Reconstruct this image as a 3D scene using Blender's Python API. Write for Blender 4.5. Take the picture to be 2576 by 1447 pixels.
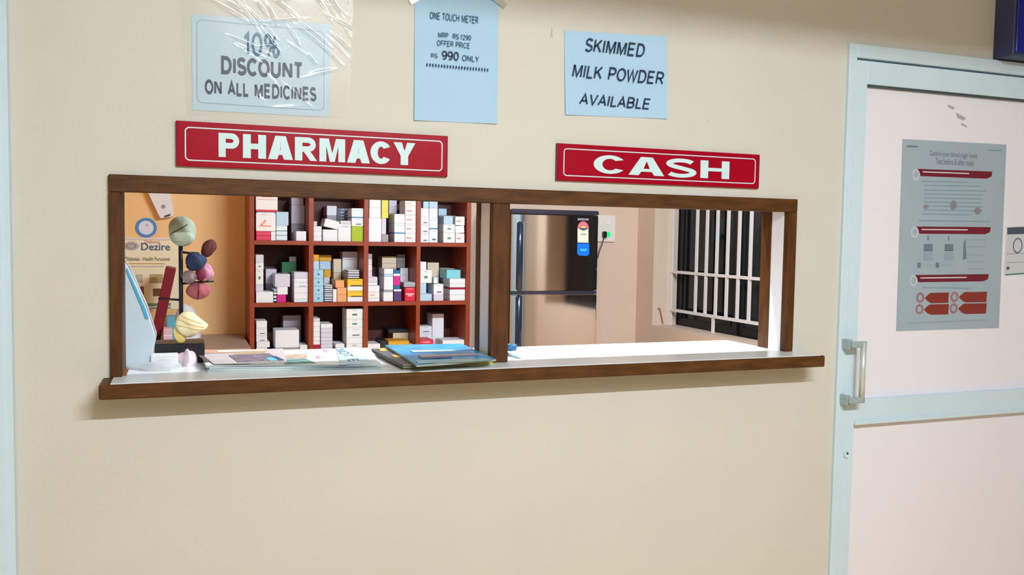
import bpy, bmesh, math, random
from mathutils import Vector, Matrix
random.seed(7)
for _o in list(bpy.data.objects): bpy.data.objects.remove(_o)
SC = bpy.context.scene
COL = SC.collection

# ------------------------------------------------------------------ camera
F = 2200.0
YAW, PITCH, ROLL = (math.radians(a) for a in (20.69, -3.371, 0.933))
CAM = Vector((0.0, -2.075, 1.46))
fw = Vector((math.sin(YAW)*math.cos(PITCH), math.cos(YAW)*math.cos(PITCH), math.sin(PITCH)))
_r0 = Vector((math.cos(YAW), -math.sin(YAW), 0)); _u0 = _r0.cross(fw)
rt = _r0*math.cos(ROLL) + _u0*math.sin(ROLL)
up = -_r0*math.sin(ROLL) + _u0*math.cos(ROLL)
cd = bpy.data.cameras.new('camera'); cam = bpy.data.objects.new('camera', cd); COL.objects.link(cam)
cd.sensor_width = 36; cd.lens = F*36/2576; cd.clip_start = 0.01
cam.matrix_world = Matrix(((rt.x, up.x, -fw.x, CAM.x), (rt.y, up.y, -fw.y, CAM.y), (rt.z, up.z, -fw.z, CAM.z), (0, 0, 0, 1)))
SC.camera = cam

def at(x, y, Y=None, X=None, Z=None):
    d = fw + rt*((x-1288)/F) - up*((y-723.5)/F)
    if Y is not None: t = (Y-CAM.y)/d.y
    elif X is not None: t = (X-CAM.x)/d.x
    else: t = (Z-CAM.z)/d.z
    return CAM + d*t

# ------------------------------------------------------------------ world, lights, exposure
W = bpy.data.worlds.new('night'); SC.world = W; W.use_nodes = True
W.node_tree.nodes['Background'].inputs[0].default_value = (0.02, 0.03, 0.05, 1)
W.node_tree.nodes['Background'].inputs[1].default_value = 0.3
SC.view_settings.view_transform = 'Standard'; SC.view_settings.look = 'None'
SC.view_settings.gamma = 1; SC.view_settings.use_curve_mapping = False
SC.view_settings.exposure = 0.0

def area(name, loc, rot, sx, sy, power, col):
    l = bpy.data.lights.new(name, 'AREA'); l.shape = 'RECTANGLE'; l.size = sx; l.size_y = sy
    l.energy = power; l.color = col
    o = bpy.data.objects.new(name, l); COL.objects.link(o); o.location = loc; o.rotation_euler = rot
    return o
LAMP_Y, LAMP_Z, LAMP_X = -2.62, 2.66, 0.85
# corridor tube: on the wall opposite the counter, facing it
area('corridor_tube_light', (LAMP_X, LAMP_Y, LAMP_Z), (math.radians(14), 0, 0), 1.2, 0.018, 138, (0.87, 0.96, 1.0))
# pharmacy tube: on two arms from the inner face of the counter wall, facing the shelves
PL_X, PL_Y, PL_Z = 1.6, 0.30, 2.42
area('pharmacy_tube_light', (PL_X, PL_Y, PL_Z), (math.radians(32), 0, 0), 1.2, 0.035, 140, (0.80, 0.92, 1.0))

# ------------------------------------------------------------------ materials
MATS = {}
def lin(c):
    return tuple((v/12.92 if v <= 0.04045 else ((v+0.055)/1.055)**2.4) for v in (c[0]/255, c[1]/255, c[2]/255))
def mat(name, c, rough=0.6, metal=0.0, spec=0.4, var=0.0, vscale=8.0, bump=0.0, bscale=60.0, stretch=None, alpha=None, emit=None, coat=0.0):
    if name in MATS: return MATS[name]
    m = bpy.data.materials.new(name); m.use_nodes = True; nt = m.node_tree
    b = nt.nodes['Principled BSDF']; col = lin(c)
    b.inputs['Base Color'].default_value = (*col, 1); b.inputs['Roughness'].default_value = rough
    b.inputs['Metallic'].default_value = metal; b.inputs['Specular IOR Level'].default_value = spec
    b.inputs['Coat Weight'].default_value = coat; b.inputs['Coat Roughness'].default_value = 0.05
    if emit: b.inputs['Emission Color'].default_value = (*col, 1); b.inputs['Emission Strength'].default_value = emit
    if var or bump:
        tc = nt.nodes.new('ShaderNodeTexCoord'); mp = nt.nodes.new('ShaderNodeMapping')
        nt.links.new(tc.outputs['Object'], mp.inputs[0])
        if stretch: mp.inputs['Scale'].default_value = stretch
    if var:
        n = nt.nodes.new('ShaderNodeTexNoise'); n.inputs['Scale'].default_value = vscale; n.inputs['Detail'].default_value = 6
        nt.links.new(mp.outputs[0], n.inputs['Vector'])
        r = nt.nodes.new('ShaderNodeValToRGB'); nt.links.new(n.outputs[0], r.inputs[0])
        r.color_ramp.elements[0].position = 0.3; r.color_ramp.elements[1].position = 0.7
        r.color_ramp.elements[0].color = (*(max(0, v*(1-var)) for v in col), 1)
        r.color_ramp.elements[1].color = (*(min(1, v*(1+var)) for v in col), 1)
        nt.links.new(r.outputs[0], b.inputs['Base Color'])
    if bump:
        n2 = nt.nodes.new('ShaderNodeTexNoise'); n2.inputs['Scale'].default_value = bscale; n2.inputs['Detail'].default_value = 4
        nt.links.new(mp.outputs[0], n2.inputs['Vector'])
        bp = nt.nodes.new('ShaderNodeBump'); bp.inputs['Strength'].default_value = bump; bp.inputs['Distance'].default_value = 0.004
        nt.links.new(n2.outputs[0], bp.inputs['Height']); nt.links.new(bp.outputs[0], b.inputs['Normal'])
    MATS[name] = m; return m

def print_mat(name, base, bands, rough=0.45):
    """carton board: flat printed bands; bands = [(axis, lo, hi, colour)] in the carton's own 0..1 box"""
    if name in MATS: return MATS[name]
    m = bpy.data.materials.new(name); m.use_nodes = True; nt = m.node_tree; b = nt.nodes['Principled BSDF']
    b.inputs['Roughness'].default_value = rough; b.inputs['Specular IOR Level'].default_value = 0.35
    tc = nt.nodes.new('ShaderNodeTexCoord'); sp = nt.nodes.new('ShaderNodeSeparateXYZ'); nt.links.new(tc.outputs['Generated'], sp.inputs[0])
    rgb = nt.nodes.new('ShaderNodeRGB'); rgb.outputs[0].default_value = (*lin(base), 1); cur = rgb.outputs[0]
    def rng(ax, lo, hi):
        a = nt.nodes.new('ShaderNodeMath'); a.operation = 'GREATER_THAN'; a.inputs[1].default_value = lo; nt.links.new(sp.outputs[ax], a.inputs[0])
        c = nt.nodes.new('ShaderNodeMath'); c.operation = 'LESS_THAN'; c.inputs[1].default_value = hi; nt.links.new(sp.outputs[ax], c.inputs[0])
        d = nt.nodes.new('ShaderNodeMath'); d.operation = 'MULTIPLY'; nt.links.new(a.outputs[0], d.inputs[0]); nt.links.new(c.outputs[0], d.inputs[1]); return d.outputs[0]
    for bd in bands:
        f = None
        for ax, lo, hi in bd[0]:
            r = rng(ax, lo, hi)
            if f is None: f = r
            else:
                d = nt.nodes.new('ShaderNodeMath'); d.operation = 'MULTIPLY'; nt.links.new(f, d.inputs[0]); nt.links.new(r, d.inputs[1]); f = d.outputs[0]
        mx = nt.nodes.new('ShaderNodeMix'); mx.data_type = 'RGBA'; nt.links.new(f, mx.inputs['Factor'])
        nt.links.new(cur, mx.inputs[6]); mx.inputs[7].default_value = (*lin(bd[1]), 1); cur = mx.outputs[2]
    nt.links.new(cur, b.inputs['Base Color']); MATS[name] = m; return m

def clear_film(name, haze, gloss, rough=0.12, tint=(1, 1, 1)):
    if name in MATS: return MATS[name]
    m = bpy.data.materials.new(name); m.use_nodes = True; nt = m.node_tree
    for n in list(nt.nodes):
        if n.type == 'BSDF_PRINCIPLED': nt.nodes.remove(n)
    out = nt.nodes['Material Output']
    t = nt.nodes.new('ShaderNodeBsdfTransparent'); t.inputs[0].default_value = (*tint, 1)
    d = nt.nodes.new('ShaderNodeBsdfDiffuse'); d.inputs[0].default_value = (0.85, 0.85, 0.88, 1)
    g = nt.nodes.new('ShaderNodeBsdfGlossy'); g.inputs['Roughness'].default_value = rough
    m1 = nt.nodes.new('ShaderNodeMixShader'); m1.inputs[0].default_value = haze
    nt.links.new(t.outputs[0], m1.inputs[1]); nt.links.new(d.outputs[0], m1.inputs[2])
    m2 = nt.nodes.new('ShaderNodeMixShader'); m2.inputs[0].default_value = gloss
    nt.links.new(m1.outputs[0], m2.inputs[1]); nt.links.new(g.outputs[0], m2.inputs[2])
    nt.links.new(m2.outputs[0], out.inputs[0]); MATS[name] = m; return m

WALL = mat('beige_wall_paint', (210, 205, 197), 0.55, var=0.02, vscale=3, bump=0.12, bscale=120)
WALL_PINK = mat('pinkish_wall_paint', (226, 200, 182), 0.6, var=0.02, vscale=3, bump=0.1, bscale=120)
WALL_WARM_LIGHT = mat('wall_paint_warm_light', (252, 204, 146), 0.6, var=0.03, vscale=3, bump=0.1, bscale=120)  # warm light hue painted in; same wall paint as the pinkish side
CEIL = mat('ceiling_white', (228, 222, 212), 0.8)
FLOOR = mat('floor_tile', (232, 198, 142), 0.35, var=0.04, vscale=5)
WOOD = mat('dark_teak', (84, 51, 22), 0.5, spec=0.2, var=0.35, vscale=9, bump=0.2, bscale=30, stretch=(1.5, 8, 8))
WOOD_V = mat('dark_teak_upright', (84, 49, 21), 0.5, spec=0.2, var=0.35, vscale=9, bump=0.2, bscale=30, stretch=(8, 8, 1.2))
WHITE_GLOSS = mat('white_enamel', (244, 242, 248), 0.4, var=0.02)
LAMINATE = mat('white_laminate', (234, 238, 244), 0.25, spec=0.5)
PAPER = mat('pale_blue_paper', (190, 213, 232), 0.7, var=0.012, vscale=10)
PAPER2 = mat('light_blue_paper', (172, 206, 234), 0.7, var=0.012, vscale=10)
INK = mat('navy_ink', (24, 48, 78), 0.6)
INK_SOFT = mat('faded_blue_ink', (44, 92, 130), 0.6)
HAIRLINE = mat('grey_hairline_ink', (128, 152, 168), 0.6)
SIGN_RED = mat('crimson_acrylic', (156, 2, 32), 0.3, spec=0.15)
SIGN_EDGE = mat('dark_red_edge', (104, 22, 30), 0.4)
SIGN_WHITE = mat('sign_white_vinyl', (206, 230, 236), 0.4)
ALU = mat('pale_blue_powder_coat', (206, 226, 240), 0.4, metal=0.0, spec=0.5, var=0.02)
ALU_DK = mat('shadow_gap_rubber', (64, 80, 90), 0.6)
DOORPANEL = mat('pinkish_white_panel', (238, 233, 244), 0.3, var=0.015, vscale=2)
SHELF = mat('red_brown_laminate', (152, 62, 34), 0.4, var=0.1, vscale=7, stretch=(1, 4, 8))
SHELF_SHADE = mat('red_brown_back_shade', (84, 36, 28), 0.5, var=0.12, vscale=6)  # darker than the boards: shade inside the cubbies painted into the back
BLACK = mat('black_metal', (22, 20, 26), 0.4)
NAVY = mat('navy_plastic', (14, 20, 62), 0.4)

# ------------------------------------------------------------------ mesh helpers
class MB:
    def __init__(s): s.bm = bmesh.new()
    def box(s, x0, x1, y0, y1, z0, z1, bev=0.0):
        vs = [s.bm.verts.new((x, y, z)) for x in (x0, x1) for y in (y0, y1) for z in (z0, z1)]
        fs = [s.bm.faces.new([vs[i] for i in q]) for q in ((0, 1, 3, 2), (4, 6, 7, 5), (0, 4, 5, 1), (2, 3, 7, 6), (0, 2, 6, 4), (1, 5, 7, 3))]
        if bev:
            ed = list({e for f in fs for e in f.edges})
            bmesh.ops.bevel(s.bm, geom=ed, offset=bev, segments=1, affect='EDGES')
        return s
    def prism(s, pts, y0, y1):
        """outline in (x, z), extruded from y0 to y1"""
        a = [s.bm.verts.new((p[0], y0, p[1])) for p in pts]; b = [s.bm.verts.new((p[0], y1, p[1])) for p in pts]
        s.bm.faces.new(a); s.bm.faces.new(b[::-1]); n = len(pts)
        for i in range(n): s.bm.faces.new((a[(i+1) % n], a[i], b[i], b[(i+1) % n]))
        return s
    def slab(s, pts, z0, z1):
        a = [s.bm.verts.new((p[0], p[1], z0)) for p in pts]; b = [s.bm.verts.new((p[0], p[1], z1)) for p in pts]
        s.bm.faces.new(a[::-1]); s.bm.faces.new(b); n = len(pts)
        for i in range(n): s.bm.faces.new((a[i], a[(i+1) % n], b[(i+1) % n], b[i]))
        return s
    def tube(s, pts, r, n=10, caps=True):
        pts = [Vector(p) for p in pts]; rr = r if isinstance(r, (list, tuple)) else [r]*len(pts); rings = []
        for i, p in enumerate(pts):
            t = (pts[min(i+1, len(pts)-1)] - pts[max(i-1, 0)]).normalized()
            a = t.orthogonal().normalized() if i == 0 else (A - t*A.dot(t)).normalized()
            A = a; b = t.cross(a)
            rings.append([s.bm.verts.new(p + (a*math.cos(k*2*math.pi/n) + b*math.sin(k*2*math.pi/n))*rr[i]) for k in range(n)])
        for u, v in zip(rings, rings[1:]):
            for k in range(n): s.bm.faces.new((u[k], u[(k+1) % n], v[(k+1) % n], v[k]))
        if caps: s.bm.faces.new(rings[0][::-1]); s.bm.faces.new(rings[-1])
        return s
    def disc(s, cx, cy, cz, r, y1, n=28, rz=None):
        rz = rz or r
        return s.prism([(cx + r*math.cos(2*math.pi*k/n), cz + rz*math.sin(2*math.pi*k/n)) for k in range(n)], cy, y1)
    def ring(s, cx, cy, cz, r0, r1, y1, n=28, asp=1.0):
        def c(r, y): return [s.bm.verts.new((cx + r*math.cos(2*math.pi*k/n), y, cz + asp*r*math.sin(2*math.pi*k/n))) for k in range(n)]
        a, b, d, e = c(r0, cy), c(r1, cy), c(r0, y1), c(r1, y1)
        for k in range(n):
            j = (k+1) % n
            for p, q in ((a, b), (b, e), (e, d), (d, a)): s.bm.faces.new((p[k], p[j], q[j], q[k]))
        return s
    def done(s, name, m, parent=None, smooth=False, origin=None):
        bmesh.ops.recalc_face_normals(s.bm, faces=s.bm.faces)
        me = bpy.data.meshes.new(name); s.bm.to_mesh(me); s.bm.free()
        return link(name, me, m, parent, smooth, origin)
def link(name, me, m, parent=None, smooth=False, origin=None):
    if origin is not None:
        o_ = Vector(origin); me.transform(Matrix.Translation(-o_))
    if m is not None:
        me.materials.clear(); me.materials.append(m)
    if smooth:
        for p in me.polygons: p.use_smooth = True
    o = bpy.data.objects.new(name, me); COL.objects.link(o)
    if origin is not None: o.location = origin
    if parent is not None:
        o.parent = parent; o.matrix_parent_inverse = Matrix.Identity(4)
        w = Vector((0, 0, 0)); p = parent
        while p is not None: w += Vector(p.location); p = p.parent
        o.location = Vector(o.location) - w
    return o
def tag(o, label, cat, group=None, kind=None):
    if label: o['label'] = label
    if cat: o['category'] = cat
    if group: o['group'] = group
    if kind: o['kind'] = kind
    return o
def thing(name, label, cat, loc=(0, 0, 0), group=None, kind=None):
    o = bpy.data.objects.new(name, None); COL.objects.link(o); o.location = loc; o.empty_display_size = 0.05
    return tag(o, label, cat, group, kind)
def box(name, m, parent, x0, x1, y0, y1, z0, z1, bev=0.0):
    return MB().box(x0, x1, y0, y1, z0, z1, bev).done(name, m, parent)

# ---- text: built-in font, fitted to a rectangle on a plane that faces -y (wall) or +z (lying)
def raw_text(s, bold=0.0, shear=0.0, spacing=1.0):
    c = bpy.data.curves.new('t', 'FONT'); c.body = s; c.size = 1; c.offset = bold; c.shear = shear; c.space_character = spacing
    c.resolution_u = 3; c.fill_mode = 'FRONT'
    o = bpy.data.objects.new('t', c); COL.objects.link(o); bpy.context.view_layer.update()
    me = bpy.data.meshes.new_from_object(o.evaluated_get(bpy.context.evaluated_depsgraph_get()))
    bpy.data.objects.remove(o); bpy.data.curves.remove(c); return me
def fit(me, x0, x1, z0, z1, y, slant=0.0):
    xs = [v.co.x for v in me.vertices]; ys = [v.co.y for v in me.vertices]
    a, b, c, d = min(xs), max(xs), min(ys), max(ys)
    for v in me.vertices:
        u = (v.co.x-a)/(b-a or 1); w = (v.co.y-c)/(d-c or 1)
        X = x0 + u*(x1-x0); v.co = (X, y, z0 + w*(z1-z0) + slant*(X-x0))
    return me
def text(name, s, m, parent, x0, x1, z0, z1, y, bold=0.0, shear=0.0, spacing=1.0, slant=0.0):
    return link(name, fit(raw_text(s, bold, shear, spacing), x0, x1, z0, z1, y, slant), m, parent)
def ptext(name, s, m, parent, p0, p1, Y, y, bold=0.0, shear=0.0, spacing=1.0):
    """text between two image points (lower left, upper right of the line) on the plane y = Y"""
    a, b = at(*p0, Y=Y), at(*p1, Y=Y)
    return text(name, s, m, parent, a.x, b.x, a.z, b.z, y, bold, shear, spacing)

# ---- plain grotesque capitals drawn as strokes (cap height 1)
def arc(cx, cy, rx, ry, a0, a1, n=18):
    return [(cx + rx*math.cos(math.radians(a0+(a1-a0)*i/n)), cy + ry*math.sin(math.radians(a0+(a1-a0)*i/n))) for i in range(n+1)]
_O = lambda w: [arc(w/2, .5, w/2, .5, 90, 450, 28)]
_S = arc(.28, .75, .27, .25, 25, 240, 12) + [(.42, .45)] + arc(.28, .25, .29, .25, 50, -155, 12)
_NINE = [arc(.27, .69, .27, .31, 0, 360, 20), arc(.27, .5, .27, .5, 10, -125, 12)]
STROKES = {
 'A': (.70, [[(0, 0), (.35, 1), (.70, 0)], [(.13, .32), (.57, .32)]]),
 'B': (.60, [[(.30, .52), (0, .52), (0, 1), (.32, 1)] + arc(.32, .76, .23, .24, 90, -90, 8)[1:] + [(.3, .52)], [(0, .52), (0, 0), (.34, 0)] + arc(.34, .26, .26, .26, -90, 90, 8)[1:] + [(.3, .52)]]),
 'C': (.68, [arc(.36, .5, .36, .5, 42, 318, 22)]), 'D': (.64, [[(0, .5), (0, 1), (.28, 1)] + arc(.28, .5, .36, .5, 90, -90, 14)[1:] + [(0, 0), (0, .5)]]),
 'E': (.56, [[(.56, 1), (0, 1), (0, 0), (.56, 0)], [(0, .52), (.5, .52)]]), 'F': (.54, [[(.54, 1), (0, 1), (0, 0)], [(0, .5), (.46, .5)]]),
 'H': (.62, [[(0, 0), (0, 1)], [(.62, 0), (.62, 1)], [(0, .52), (.62, .52)]]), 'I': (.0, [[(0, 0), (0, 1)]]),
 'K': (.60, [[(0, 0), (0, 1)], [(.58, 1), (.02, .38)], [(.22, .6), (.62, 0)]]), 'L': (.48, [[(0, 1), (0, 0), (.48, 0)]]),
 'M': (.74, [[(0, 0), (0, 1)], [(.74, 0), (.74, 1)], [(.04, .97), (.37, .05), (.70, .97)]]), 'N': (.62, [[(0, 0), (0, 1)], [(.62, 0), (.62, 1)], [(.02, .97), (.60, .03)]]),
 'O': (.74, _O(.74)), 'P': (.58, [[(0, 0), (0, 1), (.32, 1)] + arc(.32, .73, .26, .27, 90, -90, 10)[1:] + [(0, .46)]]),
 'R': (.62, [[(0, 0), (0, 1), (.34, 1)] + arc(.34, .74, .26, .26, 90, -90, 10)[1:] + [(0, .48)], [(.34, .47), (.64, 0)]]),
 'S': (.56, [_S]), 'T': (.62, [[(0, 1), (.62, 1)], [(.31, 1), (.31, 0)]]), 'U': (.62, [[(0, 1), (0, .35)] + arc(.31, .33, .31, .33, 180, 360, 14) + [(.62, 1)]]),
 'V': (.68, [[(0, 1), (.34, 0), (.68, 1)]]), 'W': (.96, [[(0, 1), (.24, 0), (.48, .95), (.72, 0), (.96, 1)]]), 'Y': (.66, [[(0, 1), (.33, .45), (.33, 0)], [(.66, 1), (.33, .45)]]),
 '0': (.54, _O(.54)), '1': (.26, [[(0, .76), (.22, .98), (.22, 0)]]), '2': (.54, [arc(.27, .72, .26, .28, 165, -35, 12) + [(0, 0), (.56, 0)]]),
 '9': (.54, _NINE), '.': (.0, [[(0, 0), (0, .08)]]), '%': (.86, [arc(.17, .75, .17, .25, 0, 360, 16), arc(.69, .25, .17, .25, 0, 360, 16), [(.20, 0), (.66, 1)]]),
 '*': (.42, [[(.21, .42), (.21, .98)], [(0, .56), (.42, .84)], [(0, .84), (.42, .56)]]), ' ': (.34, [])}
BEAR = {**{c: (-.05, -.05) for c in 'CO09S'}, **{c: (-.06, -.06) for c in 'AVWTY'}, **{c: (0, -.03) for c in 'DBPRK'}, 'L': (0, -.08), 'F': (0, -.05)}
def stroke_text(s, t, shear=0.0, gap=.16):
    bm = bmesh.new(); x = 0.0; h = t/2
    def strip(pts):
        closed = len(pts) > 3 and abs(pts[0][0]-pts[-1][0]) < 1e-6 and abs(pts[0][1]-pts[-1][1]) < 1e-6
        if closed: pts = pts[:-1]
        n = len(pts); L, R = [], []
        for i, p in enumerate(pts):
            a = pts[i-1] if (i or closed) else None; b = pts[(i+1) % n] if (i < n-1 or closed) else None
            d = []
            for u, v in ((a, p), (p, b)):
                if u and v:
                    q = Vector((v[0]-u[0], v[1]-u[1]))
                    if q.length > 1e-7: d.append(q.normalized())
            nn = sum((Vector((-q.y, q.x)) for q in d), Vector((0, 0))).normalized()
            k = 1/max(.45, nn.dot(Vector((-d[0].y, d[0].x))))
            L.append(bm.verts.new((x+p[0]+nn.x*h*k, p[1]+nn.y*h*k, 0))); R.append(bm.verts.new((x+p[0]-nn.x*h*k, p[1]-nn.y*h*k, 0)))
        for i in range(n if closed else n-1):
            j = (i+1) % n; bm.faces.new((L[i], R[i], R[j], L[j]))
    for ch in s:
        w, st = STROKES[ch]; bl_, br_ = BEAR.get(ch, (0, 0)); x += h + bl_
        for p in st:
            # keep strokes inside the cap box
            strip([(q[0], h + q[1]*(1-t)) for q in p])
        x += w + h + br_ + gap*(.0 if ch == ' ' else 1)
    for v in bm.verts: v.co.x += shear*v.co.y
    me = bpy.data.meshes.new('lettering'); bm.to_mesh(me); bm.free(); return me
def caps(s, m, parent, p0, p1, Y, y, t=.16, shear=0.0, gap=.16):
    a, b = at(*p0, Y=Y), at(*p1, Y=Y)
    me = fit(stroke_text(s, t, shear, gap), a.x, b.x, a.z, b.z, y)
    me.flip_normals() if me.polygons and me.polygons[0].normal.y > 0 else None
    return link('lettering', me, m, parent)

# ---- heavy sign capitals drawn as outlines in a unit box
def arc(cx, cy, rx, ry, a0, a1, n=18):
    return [(cx + rx*math.cos(math.radians(a0+(a1-a0)*i/n)), cy + ry*math.sin(math.radians(a0+(a1-a0)*i/n))) for i in range(n+1)]
def glyph(ch, s, h):
    """s: stem width, h: bar height, both as a fraction of the letter box"""
    if ch == 'H': return [[(0, 0), (s, 0), (s, .5-h/2), (1-s, .5-h/2), (1-s, 0), (1, 0), (1, 1), (1-s, 1), (1-s, .5+h/2), (s, .5+h/2), (s, 1), (0, 1)]]
    if ch == 'A':
        w = s*1.06; t = .5-w*.42
        return [[(0, 0), (w, 0), (w+.075, .2), (1-w-.075, .2), (1-w, 0), (1, 0), (.5+w*.58, 1), (.5-w*.58, 1)],
                [(w+.075+.055, .2+h*.85), (.5, .78), (1-w-.075-.055, .2+h*.85)]]
    if ch in 'PR':
        lo = .36 if ch == 'P' else .38
        o = [(0, 0), (s, 0), (s, lo)]
        r = (1-lo)/2
        bow = arc(.62, lo+r, .36, r, -90, 90)
        if ch == 'P': o += bow + [(0, 1)]
        else: o = [(0, 0), (s, 0), (s, lo), (.40, lo), (.70, 0), (1.02, 0), (.70, lo+.03)] + arc(.60, lo+r, .35, r, -62, 90) + [(0, 1)]
        hole = [(s, lo+h)] + arc(.56, lo+r, .36-s*.62, r-h, -90, 90, 12) + [(s, 1-h)]
        return [o, hole]
    if ch == 'M':
        s *= .78
        return [[(0, 0), (s, 0), (s, .68), (.5-s*.36, 0), (.5+s*.36, 0), (1-s, .68), (1-s, 0), (1, 0), (1, 1), (1-s*1.36, 1), (.5, .36), (s*1.36, 1), (0, 1)]]
    if ch == 'Y': return [[(.5-s/2, 0), (.5+s/2, 0), (.5+s/2, .40), (1, 1), (1-s*1.12, 1), (.5, .62), (s*1.12, 1), (0, 1), (.5-s/2, .40)]]
    if ch == 'C':
        return [arc(.5, .5, .5, .5, 33, 327, 34) + arc(.5, .5, .5-s, .5-h, 318, 42, 30)]
    if ch == 'S':
        top = arc(.5, .735, .40, .19, 22, 250, 16); bot = arc(.5, .265, .42, .19, 70, -158, 16)
        mid = top[:-1] + bot[1:]
        L, Rr = [], []
        for i, p in enumerate(mid):
            a = mid[max(i-1, 0)]; b = mid[min(i+1, len(mid)-1)]
            tx, ty = b[0]-a[0], b[1]-a[1]; n = math.hypot(tx*1.4, ty) or 1
            nx, ny = -ty/n, tx*1.4/n
            wx, wy = s*.46, h*.56
            L.append((p[0]+nx*wx, p[1]+ny*wy)); Rr.append((p[0]-nx*wx, p[1]-ny*wy))
        return [L + Rr[::-1]]
def glyph_mesh(ch, s, h, depth):
    c = bpy.data.curves.new('g', 'CURVE'); c.dimensions = '2D'; c.fill_mode = 'BOTH'; c.extrude = depth/2
    for pts in glyph(ch, s, h):
        sp = c.splines.new('POLY'); sp.points.add(len(pts)-1); sp.use_cyclic_u = True
        for p, q in zip(sp.points, pts): p.co = (q[0], q[1], 0, 1)
    o = bpy.data.objects.new('g', c); COL.objects.link(o); bpy.context.view_layer.update()
    me = bpy.data.meshes.new_from_object(o.evaluated_get(bpy.context.evaluated_depsgraph_get()))
    bpy.data.objects.remove(o); bpy.data.curves.remove(c); return me
def sign_letter(ch, parent, m, x0, x1, z0, z1, y, s, h):
    me = glyph_mesh(ch, s, h, 0.0016)
    for v in me.vertices: v.co = (x0 + v.co.x*(x1-x0), y - v.co.z, z0 + v.co.y*(z1-z0))
    return link('letter', me, m, parent)
def rounded_rect(x0, x1, z0, z1, r, n=6):
    p = []
    for cx, cz, a in ((x1-r, z0+r, -90), (x1-r, z1-r, 0), (x0+r, z1-r, 90), (x0+r, z0+r, 180)):
        p += [(cx + r*math.cos(math.radians(a+90*i/n)), cz + r*math.sin(math.radians(a+90*i/n))) for i in range(n+1)]
    return p
def border(name, m, parent, x0, x1, z0, z1, r, w, y0, y1):
    a = rounded_rect(x0, x1, z0, z1, r); b = rounded_rect(x0+w, x1-w, z0+w, z1-w, max(r-w, .0005)); mb = MB(); n = len(a)
    V = [[mb.bm.verts.new((p[0], y, p[1])) for p in q] for q, y in ((a, y0), (b, y0), (a, y1), (b, y1))]
    for i in range(n):
        j = (i+1) % n
        for p, q in ((0, 1), (1, 3), (3, 2), (2, 0)): mb.bm.faces.new((V[p][i], V[p][j], V[q][j], V[q][i]))
    return mb.done(name, m, parent)

# ================================================================== STRUCTURE
WT = 0.105                       # counter wall thickness
ZS = 1.140                       # counter top height
OX0, OX1, OZ1 = -0.128, 1.637, 1.556
YB = 3.20                        # back wall of the pharmacy
XR = 2.90                        # right wall of the pharmacy
def struct(name, mb, m, label):
    return tag(mb.done(name, m), label, None, kind='structure')
DX0 = 1.842
mb = MB()
mb.box(-2.2, OX0, 0, WT, 0, 3); mb.box(OX0, OX1, 0, WT, 0, 1.105); mb.box(OX0, OX1, 0, WT, OZ1, 3)
mb.box(OX1, DX0, 0, WT, 0, 3); mb.box(DX0, 2.74, 0, WT, 2.03, 3); mb.box(2.74, 4.2, 0, WT, 0, 3)
wall_front = struct('wall_front', mb, WALL, 'beige painted wall around the pharmacy service window')
struct('floor', MB().box(-2.2, 4.2, -2.8, 3.4, -0.1, 0), FLOOR, 'cream tiled floor below the picture')
struct('ceiling', MB().box(-2.2, 4.2, -2.8, 3.4, 3.0, 3.1), CEIL, 'plain white ceiling above the picture')
struct('wall_corridor', MB().box(-2.2, 4.2, -2.8, -2.7, 0, 3), WALL, 'beige corridor wall facing the counter')
struct('wall_corridor_left', MB().box(-2.3, -2.2, -2.8, 0, 0, 3), WALL, 'beige corridor end wall on the left')
struct('wall_corridor_right', MB().box(4.2, 4.3, -2.8, 0, 0, 3), WALL, 'beige corridor end wall on the right')
struct('wall_left', MB().box(-1.3, -1.2, WT, YB, 0, 3), WALL_WARM_LIGHT, 'side wall of the pharmacy with the same painted warm light')
struct('wall_back_left', MB().box(-1.3, 0.95, YB, YB+.1, 0, 3), WALL_WARM_LIGHT, 'back wall of the pharmacy behind the poster, warm light painted in')
struct('wall_back_right', MB().box(0.95, XR+.2, YB, YB+.1, 0, 3), WALL_PINK, 'pinkish beige back wall behind the refrigerator')
# right wall with a barred window
WY0, WY1, WZ0, WZ1 = 0.30, 2.975, 0.888, 2.05
GX = 3.03
mb = MB()
mb.box(XR, XR+.18, WT, WY0, 0, 3); mb.box(XR, XR+.18, WY1, YB, 0, 3); mb.box(XR, XR+.18, WY0, WY1, 0, WZ0); mb.box(XR, XR+.18, WY0, WY1, WZ1, 3)
struct('wall_right', mb, WALL_PINK, 'pinkish side wall with the barred window')

# ---- tube fixtures
def fixture(label, x, y, z, back, added_cutoff_hood):
    t = thing('tube_light', label, 'light', (x, y, z))
    s = -1 if back < y else 1
    if abs(back-y) > .12:
        for sx in (-.4, .4): box('wall_arm', WHITE_GLOSS, t, x+sx-.012, x+sx+.012, min(back, y+s*.06), max(back, y+s*.06), z-.012, z+.012)
        back = y+s*.06
    MB().box(x-.62, x+.62, min(back, y+s*.03), max(back, y+s*.03), z-.03, z+.03, .004).done('batten', WHITE_GLOSS, t)
    if added_cutoff_hood: MB().box(x-.64, x+.64, y+s*.03, y-s*.16, z+.028, z+.034).box(x-.64, x+.64, y-s*.155, y-s*.16, z-.036, z+.03).done('added_cutoff_hood', WHITE_GLOSS, t)  # unseen cover, added to cut the tube's light off the wall top
    MB().tube([(x-.6, y+s*.016, z), (x+.6, y+s*.016, z)], .013).done('glass_tube', mat('tube_glow', (255, 252, 246), emit=3.0), t)
    for sx in (-1, 1): MB().box(x+sx*.6-.012, x+sx*.6+.012, y, y+s*.03, z-.025, z+.025, .003).done('lamp_holder', WHITE_GLOSS, t)
fixture('white corridor tube light on the opposite wall with an added light-cutting cover', LAMP_X, LAMP_Y, LAMP_Z, -2.7, True)
fixture('white tube light on the inner side of the counter wall', PL_X, PL_Y, PL_Z, WT, False)

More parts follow.
